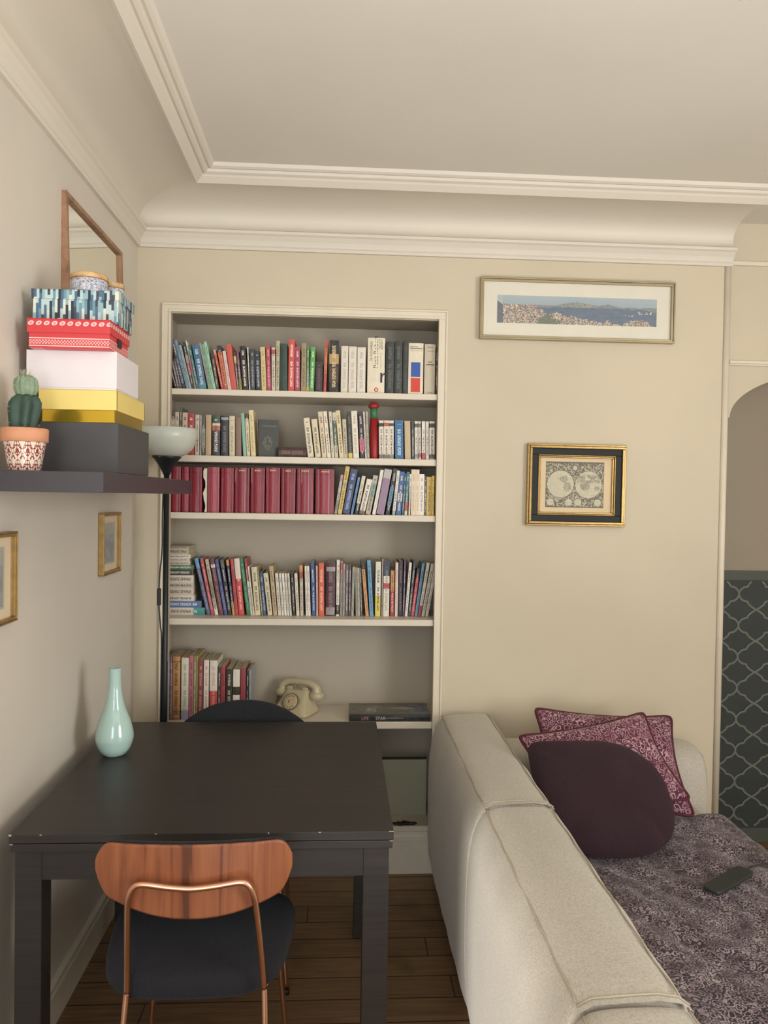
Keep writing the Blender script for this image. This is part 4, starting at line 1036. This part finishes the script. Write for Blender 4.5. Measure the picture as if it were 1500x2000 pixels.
# red vinyl binders with ribbed spines
binders = [(150, 262), (268, 340), (346, 470), (520, 640), (652, 782), (788, 936), (944, 1086), (1092, 1236), (1242, 1386), (1394, 1566), (1580, 1768)]
ordn = ['first', 'second', 'third', 'fourth', 'fifth', 'sixth', 'seventh', 'eighth', 'ninth', 'tenth', 'last']
for i, (a, c) in enumerate(binders):
    t = (c - a) * .2 * S3.k * .95; h = .1835 + random.uniform(-.002, .002)
    x = S3.fit(S3.X(300 + a * .2), t, h, 0); cc = [H('8a2737'), H('922c3b'), H('862434')][i % 3] if i != 3 else H('a84a58')
    m = MB(); d = .15; N_ = 14
    prof = [(0, d), (0, .006)] + [(t * (k + .5) / N_, .006 * (1 - math.sin(PI * (k + .5) / N_)) + (.0012 if k in (2, 3, N_ - 4, N_ - 3) else 0)) for k in range(N_)] + [(t, .006), (t, d), (t - .002, d), (t - .002, .012), (.002, .012), (.002, d)]
    n = len(prof); dkc = tuple(v * .72 for v in cc[:3]) + (1,)
    zs = [0, .03, .09, .86, .90, 1]
    for q0, q1 in zip(zs[:-1], zs[1:]):
        for k in range(n):
            p, q = prof[k], prof[(k + 1) % n]; m.face([(p[0], p[1], q0 * h), (q[0], q[1], q0 * h), (q[0], q[1], q1 * h), (p[0], p[1], q1 * h)], 0, dkc if (k in (3, 4, N_ - 2, N_ - 1) or q0 in (.86, .0)) else cc)
    m.face([(u, v, 0) for u, v in prof][::-1], 0, dkc); m.face([(u, v, h) for u, v in prof], 0, cc)
    o = m.build('binder', M['vinyl'], None, (x, S3.ysp, S3.z))
    pg = MB(); pg.box(.0025, t - .0025, .0125, d - .004, .003, h - .004); pg.build('pages', M['pages'], o)
    if i >= 5:
        b = MB(); y_ = -.0006
        for k in range(4): zc_ = t / 2 + (k - 1.5) * t * .11; b.box(zc_ - t * .03, zc_ + t * .03, y_, .0018, h * .93, h * .955)
        b.build('gilt_figures', M['brass'], o)
    if i == 3:
        b = MB(); zz = np.linspace(.002, h * .97, 15); rg = random.Random(5)
        L_ = [(-.012 + .004 * math.sin(z * 70) + rg.uniform(-.002, .002), z) for z in zz]; 
        for (xa, za), (xb, zb) in zip(L_[:-1], L_[1:]): b.face([(xa, .001, za), (-.0008, .001, za), (-.0008, .001, zb), (xb, .001, zb)])
        b.build('torn_wrapper', M['mat_white'], o)
    ww = {0: 'narrow red binder at the left end behind the floating shelf', 1: 'narrowest red binder, second from the left', 2: 'red binder left of the torn white wrapper', 3: 'pinkish faded red binder with torn white wrapper'}
    lb = ww.get(i, 'red vinyl binder, %s of the eleven from the left' % ordn[i])
    if i == 10: lb = 'broadest red binder, last before the leaning books'
    tag(o, lb + ', third shelf', 'binder', 'red binders on the third alcove shelf')
row(S3, 580, 880, .2, 630, '''
364 392 424 240 | b3ada2 | white pink topped | b=.82-1:b07f88,0-.35:7d8580
397 440 472 158 | c6a638 | tall yellow | b=.6-.66:8a8f94
446 518 524 182 | 33406a | thick dark blue | ink=8da0cc
524 548 592 262 | 4380b8 | leaning sky blue
562 600 632 250 | cabf9e | cream black footed | b=0-.28:24221f
606 664 682 280 | d3cabb | white with bold scribbled title | ink=2a2624;b=0-.1:6a5a4a
668 720 742 242 | a79f8e | grey green panelled | b=.45-.8:7d9688
735 770 812 186 | d2ccc0 | leaning plain white | ink=b5afa4
776 856 854 178 | 8b6f8c | thick mauve grey topped | b=.8-.99:a9a8a0;ink=no
866 906 938 172 | 28272d | tall black | b=.2-.6:4a7f96
916 946 958 190 | cfcac0 | white blue footed | b=0-.1:8a9aa5
950 1000 982 200 | 2f5a94 | blue white labelled | b=.32-.5:b9bdc0
1002 1024 1026 215 | 1f4c66 | slim petrol blue
1027 1056 1046 202 | 1f6d78 | teal red patched | b=.12-.3:c04a48,0-.1:c9b8a0
1060 1076 1066 222 | cfc8ba | sliver thin white
1079 1126 1082 176 | d3bda0 | cream, left one of a pair, | ink=a3937a
1129 1166 1129 178 | d6c2a6 | cream, right one of a pair, | ink=a3937a
1170 1222 1172 222 | d8d2c6 | upright white | ink=8a857c
1227 1252 1229 240 | 4c4430 | dark chequered
1257 1312 1257 246 | c4a02c | mustard yellow | ink=6d5a1c
1315 1338 1316 236 | d8ba2c | slim lemon yellow
''', .93)
S4 = Shelf('fourth', 'fourth alcove shelf', 3, YB + .088, .15, 'books on the fourth alcove shelf')
# pile lying at the left end
pile = [(1528, 1598, 500, 'c2b9a8', 'white and teal book at the bottom of the lying pile', [(0, .70, hx('c2b9a8')), (.70, 1, hx('1f8580'))]), (1462, 1525, 462, '3f6a9e', 'blue book second from the bottom of the pile', None),
        (1408, 1458, 396, 'c9c0b0', 'white book just above the blue one in the pile', None), (1330, 1404, 388, 'c2b9a8', 'thick white book in the lying pile', None), (1284, 1328, 388, 'b8ae9c', 'thin cream book on the thick white one in the pile', None),
        (1210, 1282, 386, 'cbc2b2', 'thick white book directly under the black one in the pile', None), (1157, 1208, 372, '343838', 'black book in the lying pile', None), (1110, 1154, 384, '3a6e4c', 'green book in the lying pile', None),
        (1075, 1107, 352, 'c2b8a4', 'cream book on top of the green one in the pile', None), (1044, 1073, 346, 'c9bfae', 'cream book third from the top of the pile', None), (1008, 1040, 356, 'cfc6b6', 'longer white book near the top of the pile', None), (948, 1004, 334, 'b3a890', 'thick beige book second from the top of the pile', None), (926, 945, 340, '9a907c', 'thin book at the very top of the lying pile', None)]
z = S4.z
for (ya, yb, xr, cc, w_, bd) in pile:
    th = (yb - ya + 3) * .2 * S4.k * .985
    flat(S4, NI0 + .006, S4.X(300 + xr * .2), z, th, cc, '#' + w_, bd, depth=.148); z += th + .0002
S4.polys.append([(NI0 + .006, S4.z), (S4.X(300 + 501 * .2), S4.z), (S4.X(300 + 501 * .2), S4.z + .014), (NI0 + .006, S4.z + .014)])
S4.polys.append([(NI0 + .006, S4.z), (S4.X(300 + 463 * .2), S4.z), (S4.X(300 + 463 * .2), S4.z + .028), (NI0 + .006, S4.z + .028)])
S4.polys.append([(NI0 + .006, S4.z), (S4.X(300 + 400 * .2), S4.z), (S4.X(300 + 400 * .2), S4.z + .145), (NI0 + .006, S4.z + .145)])
row(S4, 300, 880, .2, 1602, '''
522 560 392 1046 | 54587e | violet blue, light blue topped, | b=.82-1:4a8fc0;ink=9a9ec0
563 596 446 1046 | b04048 | rose red | ink=d8a8a0
600 636 496 1056 | b0a48e | beige patchy | b=.0-.12:d0c8ba,.3-.6:8a7f66
641 686 542 1050 | 64303c | maroon with a white label | b=.84-.9:c9c0b5;ink=9a7a80
690 726 592 1056 | 39477e | royal blue | ink=8a96c0
729 766 642 1060 | 262830 | black, grey topped, | b=.85-1:5a564e
771 796 702 1060 | 2c3458 | navy orange topped | b=.9-1:d08a4a,0-.24:b59050
798 830 742 1050 | b83030 | narrow red
834 892 778 1046 | c4322e | white over red | b=.64-1:cfc6b8;ink=e0b0a0
906 944 828 1046 | 1d7048 | green | ink=6fae8c
949 970 878 1046 | c9bfae | red topped white | b=.6-1:9a3038
973 988 912 1122 | d6cebd | thin white
992 1050 948 1126 | cbbd98 | buff cream
1053 1070 1004 1160 | 7c7c3c | olive
1073 1106 1028 1180 | 2f4a78 | slate blue
1116 1166 1066 1186 | c4b996 | leaning cream
1171 1212 1122 1116 | b09a6c | tall tan
1217 1250 1180 1186 | cbc4b4 | sketch covered white, first of five, | ink=3a3834
1253 1276 1218 1186 | d0c9b9 | sketch covered white, second of five, | ink=3a3834
1279 1302 1246 1186 | dcd6c8 | sketch covered white, third of five, | ink=55524c
1305 1327 1273 1186 | cbc4b4 | sketch covered white, fourth of five, | ink=3a3834
1330 1352 1300 1186 | c6bfaf | sketch covered white, last of five, | ink=3a3834
1360 1389 1332 1186 | 2b2927 | short black
1396 1428 1368 1186 | cfc4aa | ivory
1433 1466 1418 1106 | b8ac98 | beige orange topped | b=.86-1:d08a3c,.74-.86:b04a32
''', .90)
row(S4, 580, 880, .2, 1606, '''
88 110 68 1116 | d6d0c2 | white, left one of a tall pair,
112 136 92 1116 | dcd6c8 | white, right one of a tall pair,
147 186 127 1072 | 2f4c88 | cobalt blue white lettered | ink=c2cce0
189 208 178 1112 | c2a898 | thin dusty pink
213 272 204 1086 | cf4a2a | vermilion | ink=e6b08a
281 378 284 1080 | 46212f | thick aubergine hardback with white emblems | b=.02-.16:8f8580,.84-.92:9a8f8a;ink=8a6a74;hard=1
382 414 388 1052 | d6cebd | white black footed | b=.03-.2:2a2624
419 444 424 1062 | 8d8478 | grey red topped | b=.78-.96:a03c3c
446 468 448 1090 | 9a948a | slim stone grey
472 500 478 1100 | 6d5562 | mauve grey
503 526 506 1100 | 4d444c | dark mauve
530 556 536 1120 | 9a9a8a | pale green grey magazine, left of two,
559 582 545 1125 | 8a8a7c | pale green grey magazine, right of two,
585 606 572 1130 | a7a294 | thin grey magazine
609 626 590 1130 | 5c5a52 | thin dark grey magazine
672 706 618 1066 | c98a4a | orange black topped | b=.86-1:2a2422
712 752 676 1052 | 4f93bc | sky blue | ink=20405a
763 820 757 1066 | d2cbbb | white yellow based | b=0-.38:d2bc28;ink=2f2c2a
824 838 818 1040 | 9c9284 | thin taupe
842 906 840 1060 | d0c9ba | navy, white and red banded | b=.73-1:24384c,.5-.6:b02f36;ink=8a8478
910 950 912 1152 | 9f2e2e | short orange over red | b=.55-1:b87a34
956 986 956 1072 | d0b8ac | blush white | ink=a09088
990 1030 992 1056 | 2d2228 | black brown | ink=7a6a70
1033 1050 1040 1056 | 5c3c68 | slim violet
1054 1082 1090 1072 | d0c9ba | leaning white grey titled | ink=55524c
1086 1112 1132 1060 | 3b3f48 | slate grey
1114 1146 1168 1132 | c23440 | red, shorter, black topped | b=.8-1:3a3434;ink=e0a0a0
1150 1178 1218 1076 | 5a94b4 | powder blue
1181 1212 1264 1072 | cfc8ba | white red footed | b=0-.2:a8384a;ink=4a4744
1215 1250 1306 1080 | b9b09c | leaning beige
1254 1284 1340 1085 | c4bcb0 | leaning pale grey
''', .90)
S5 = Shelf('lowest', 'lowest alcove shelf', 4, YB + .030, .165, 'books on the lowest alcove shelf')
row(S5, 300, 1220, .14667, 1275, '''
186 214 186 430 | 5a5878 | thin violet grey
218 242 218 425 | 7d6478 | thin mauve
247 350 247 425 | b07a3c | mustard brown ringed hardback | b=.0-.05:8a5a40,.08-.1:6a4a2a,.12-.14:6a4a2a,.91-.93:6a4a2a;ink=4a3018;hard=1
363 463 363 440 | c2c0aa | pale green white | b=0-.16:8a84a0;ink=8a8a78
467 526 467 415 | b0556a | pink
529 560 529 415 | 74803a | leaf green
563 580 563 415 | a08a4a | thin ochre
585 656 585 470 | 7f302f | brick red | ink=b08a80
662 730 662 470 | cfc6b6 | white with a red flash | b=.78-1:cfc6b6;ink=b06a66
742 846 742 475 | cfc6b6 | white over scarlet | b=0-.49:c02c2c;ink=c48a80
852 888 852 560 | 34362f | black green spotted
892 950 892 555 | a02a34 | crimson | ink=5a2028
958 1046 958 590 | 2a2a26 | black pale lettered | ink=b5aa94
1052 1146 1052 596 | d3cbbb | white with dark square picture | b=.50-.66:3a2f28;ink=no
1152 1224 1152 582 | 93303a | wine red | ink=no
1230 1262 1230 615 | 24262a | black, slim,
1266 1290 1266 600 | 8f9296 | pale grey
''', .95)
# big paperback lying at the right
xa = onY(682, 1405, YB + .008).x; xb = onY(841, 1405, YB + .008).x
S5b = Shelf('lowest', 'lowest alcove shelf', 4, YB + .008, .165, 'books on the lowest alcove shelf')
o = flat(S5b, xa, xb, S5.z, .0285, '17181a', '#large dark paperback lying flat at the right of the lowest alcove shelf', depth=.17, ink=(0, 0, 0, 0))
# flat orientation: local z runs to the right, local x runs down
def on_flat_spine(body, size, u0, mat, zoff=.0075):
    # letters: local right = +z, local up = -x, facing -y
    M4 = Matrix(((0, -1, 0, .0285 - zoff), (0, 0, -1, -.0004), (1, 0, 0, u0), (0, 0, 0, 1)))
    return text_mesh(body, size, 'title', mat, o, M4)
M['tpink'] = plain('pink_ink', H('c98a98'), .6); M['twhite'] = plain('white_ink', H('cfcac0'), .6); M['tgrey'] = plain('grey_ink', H('8f8b84'), .6); M['tblack'] = plain('black_ink', H('26221f'), .6); M['tnavy'] = plain('navy_ink', H('242440'), .6); M['tred'] = plain('red_ink', H('d0483a'), .6); M['tblue'] = plain('blue_ink', H('3a5aa8'), .6)
on_flat_spine('LIFE', .0175, .050, M['tpink']); on_flat_spine('STAR', .0175, .108, M['twhite'])
b = MB()
for i in range(34):
    u = .145 + i * .0023; b.face([(.0285 - .011 - (i % 3) * .001, -.0004, u), (.0285 - .011 - (i % 3) * .001, -.0004, u + .0015), (.0285 - .016, -.0004, u + .0015), (.0285 - .016, -.0004, u)])
b.build('subtitle', M['tgrey'], o)
W_l, D_l = xb - xa, .155
b = MB()
for i in range(48):
    for j in range(26):
        u, v = (i + .5) / 48, (j + .5) / 26; n = vn(u * 14, v * 8, 51); cc = lerp(hx('5a5a50'), hx('706f62'), n)
        if .5 < u < .85 and abs(v - .58 + .2 * (u - .65)) < .12 * (1 - abs(u - .67) / .2): cc = lerp(hx('c0a89c'), hx('8d786c'), n)
        elif u > .78: cc = lerp(hx('4a5570'), hx('7a7f80'), vn(u * 18, v * 14, 52))
        elif .2 < u < .33 and .25 < v < .6 and vn(u * 60, v * 30, 53) > .4: cc = hx('9a988c')
        elif .3 < u < .42 and .55 < v < .8 and vn(u * 70, v * 30, 54) > .55: cc = hx('8a887c')
        z0, z1 = W_l * i / 48, W_l * (i + 1) / 48; y0, y1 = .004 + D_l * j / 26, .004 + D_l * (j + 1) / 26
        b.face([(-.0005, y0, z0), (-.0005, y0, z1), (-.0005, y1, z1), (-.0005, y1, z0)], 0, cc)
b.build('cover_art', M['print'], o)
# lettering on the dictionaries
def spine_text(key, body, size, x, z, mat, up=True):
    o, t, h = NAMED[key]
    if up: M4 = Matrix(((0, -1, 0, x * t), (0, 0, -1, .0004), (1, 0, 0, z * h), (0, 0, 0, 1)))
    else: M4 = Matrix(((1, 0, 0, x * t), (0, 0, -1, .0004), (0, 1, 0, z * h), (0, 0, 0, 1)))
    return text_mesh(body, size, 'title', mat, o, M4)
def spine_patch(key, rects, name):
    o, t, h = NAMED[key]; mats = []; b = MB()
    for x0, x1, z0, z1, m in rects:
        if m not in mats: mats.append(m)
        b.box(x0 * t, x1 * t, -.0005, .004, z0 * h, z1 * h, mats.index(m))
    b.build(name, [M[m] for m in mats], o)
spine_text('robert', 'le nouveau', .0185, .27, .59, M['tgrey']); spine_text('robert', 'Petit Robert', .0265, .60, .455, M['tblack']); spine_text('robert', '2007', .022, .86, .79, M['tgrey'])
spine_text('robert', 'r', .088, .665, .20, M['tnavy'], False)
o, t, h = NAMED['robert']; b = MB(); b.lathe([(.0045, 0), (.0085, 0), (.0085, .0009), (.0045, .0009)], n=28, cap0=False, cap1=False); q = b.build('red_disc', M['tred'], o); q.matrix_local = Matrix.Translation((.52 * t, .0005, .07 * h)) @ Matrix.Rotation(PI / 2, 4, 'X')
b = MB(); b.box(.77 * t, .78 * t, -.0001, .004, .45 * h, .74 * h); b.build('rule_line', M['tgrey'], o)
spine_patch('squares', [(.18, .80, .345, .625, 'tblue'), (.18, .80, .05, .32, 'tred')], 'colour_squares')
spine_patch('squares', [(.10, .62, .925, .935, 'tgrey'), (.10, .92, .885, .905, 'tgrey'), (.1, .92, .85, .853, 'tgrey')], 'title'); 
spine_text('squares', 'II', .020, .24, .062, M['twhite'], False)
spine_patch('beige', [(.25, .75, .93, .95, 'tgrey'), (.2, .9, .855, .865, 'tgrey'), (.32, .68, .63, .66, 'tgrey'), (.16, .9, .585, .60, 'tblack'), (.3, .75, .04, .055, 'tgrey')], 'title')
o, t, h = NAMED['facing']; cover_art(o, t, .082, h)
M4 = Matrix(((0, 0, 1, t + .0009), (1, 0, 0, .014), (0, 1, 0, h * .80), (0, 0, 0, 1))); 
text_mesh('TOO SHORT', .0105, 'title', M['tgrey'], o, M4)

# labels: the look first, the place on the shelf only where two would read alike
ORD = ['first', 'second', 'third', 'fourth', 'fifth', 'sixth', 'seventh', 'eighth', 'ninth', 'tenth', 'eleventh', 'twelfth']
prev = {}
EDGE = {'top': 'at the end by the lamp', 'third': 'beside the last red binder', 'fourth': 'beside the lying pile', 'lowest': 'at the end by the lamp pole', 'second': 'at the end by the lamp bowl'}
seen = set()
for r in BOOKS:
    w = r['w'].strip(); k = r['sh'].key
    if w.startswith('#'):
        lb = w[1:] + ('' if 'alcove' in w else ', fourth shelf')
    else:
        head, _, rest = w.strip(',').partition(', ')
        if rest == 'white and red banded': head, rest = 'navy, white and red banded', ''
        noun = '' if any(n_ in head for n_ in ('volume', 'dictionary', 'paperback', 'hardback', 'magazine', 'of a')) else ' book'
        if head.endswith('of a'): head = 'black sliver of a book'
        a_, wi, b_ = head.partition(' with '); phrase = a_ + noun + wi + b_
        if rest and len(rest.split()) > 2: phrase += ', ' + rest
        elif rest: phrase = rest + ' ' + phrase
        elif k in prev: phrase += ', beside the ' + prev[k] + ' one'
        else: phrase += ', ' + EDGE[k]
        if 'white black badged' in w: phrase = 'white black badged book, beside the red tube'
        lb = phrase + (' on the ' if ',' not in phrase else ', ') + r['sh'].place
        nb = a_
        for n_ in (' dictionary', ' volume beside the', ' volume', ' paperback turned to show its cover', ' hardback lying flat', ' hardback', ' magazine', ' ringed'): nb = nb.replace(n_, '')
        prev[k] = nb.replace('black sliver of a book', 'black').strip()
        if len(lb.split()) > 16: lb = phrase.split(',')[0] + ' on the ' + r['sh'].place
    if lb in seen: print('DUPLICATE LABEL', lb)
    seen.add(lb)
    tag(r['o'], lb, 'book', r['sh'].group)
for s in (S1, S2, S3, S4, S5): print('SHELF', s.key, 'right end', max(p[0] for P in s.polys for p in P), 'limit', s.xmax)

# ------------------------------------------------------------------ light
w = bpy.data.worlds.new('world'); scn.world = w; w.use_nodes = True
bg = w.node_tree.nodes['Background']; bg.inputs[0].default_value = (0.93, 0.95, 1.0, 1); bg.inputs[1].default_value = 0.5
def area(name, loc, target, sx, sy, power, col):
    ld = bpy.data.lights.new(name, 'AREA'); ld.shape = 'RECTANGLE'; ld.size = sx; ld.size_y = sy; ld.energy = power; ld.color = col
    o = bpy.data.objects.new(name, ld); COL.objects.link(o); o.location = loc
    o.rotation_euler = (Vector(target) - Vector(loc)).to_track_quat('-Z', 'Y').to_euler(); return o
area('window_light', (0.5, -2.5, 1.55), (0.9, 3.0, 1.3), 1.1, 1.9, 34, (0.94, 0.98, 1.0))
area('left_window_light', (0.12, -1.75, 1.45), (1.6, 1.9, 0.9), 1.0, 1.7, 16, (0.96, 0.985, 1.0))
q = area('side_fill_light', (3.9, -0.9, 1.6), (0.0, 1.5, 1.6), 1.2, 1.8, 54, (1.0, 0.975, 0.935)); q.data.spread = math.radians(130)  # added fill lamp, no window there; brightens the left wall
q = area('ceiling_fill_light', (1.5, -0.9, 0.12), (1.9, 0.3, 2.7), 2.0, 1.8, 84, (1.0, 0.975, 0.935)); q.data.spread = math.radians(115)  # added up-lamp to brighten the ceiling, standing in for light off the floor
sd = bpy.data.lights.new('low_daylight', 'SUN'); sd.energy = 5.0; sd.angle = math.radians(3.0); sd.color = (1.0, 0.95, 0.88)
so = bpy.data.objects.new('low_daylight', sd); COL.objects.link(so); so.location = (-2, -4, 3)
so.rotation_euler = Vector((1.2, 2.39, -1.07)).to_track_quat('-Z', 'Y').to_euler()
vs = scn.view_settings; vs.view_transform = 'Standard'; vs.look = 'None'; vs.exposure = -0.06; vs.gamma = 1.0
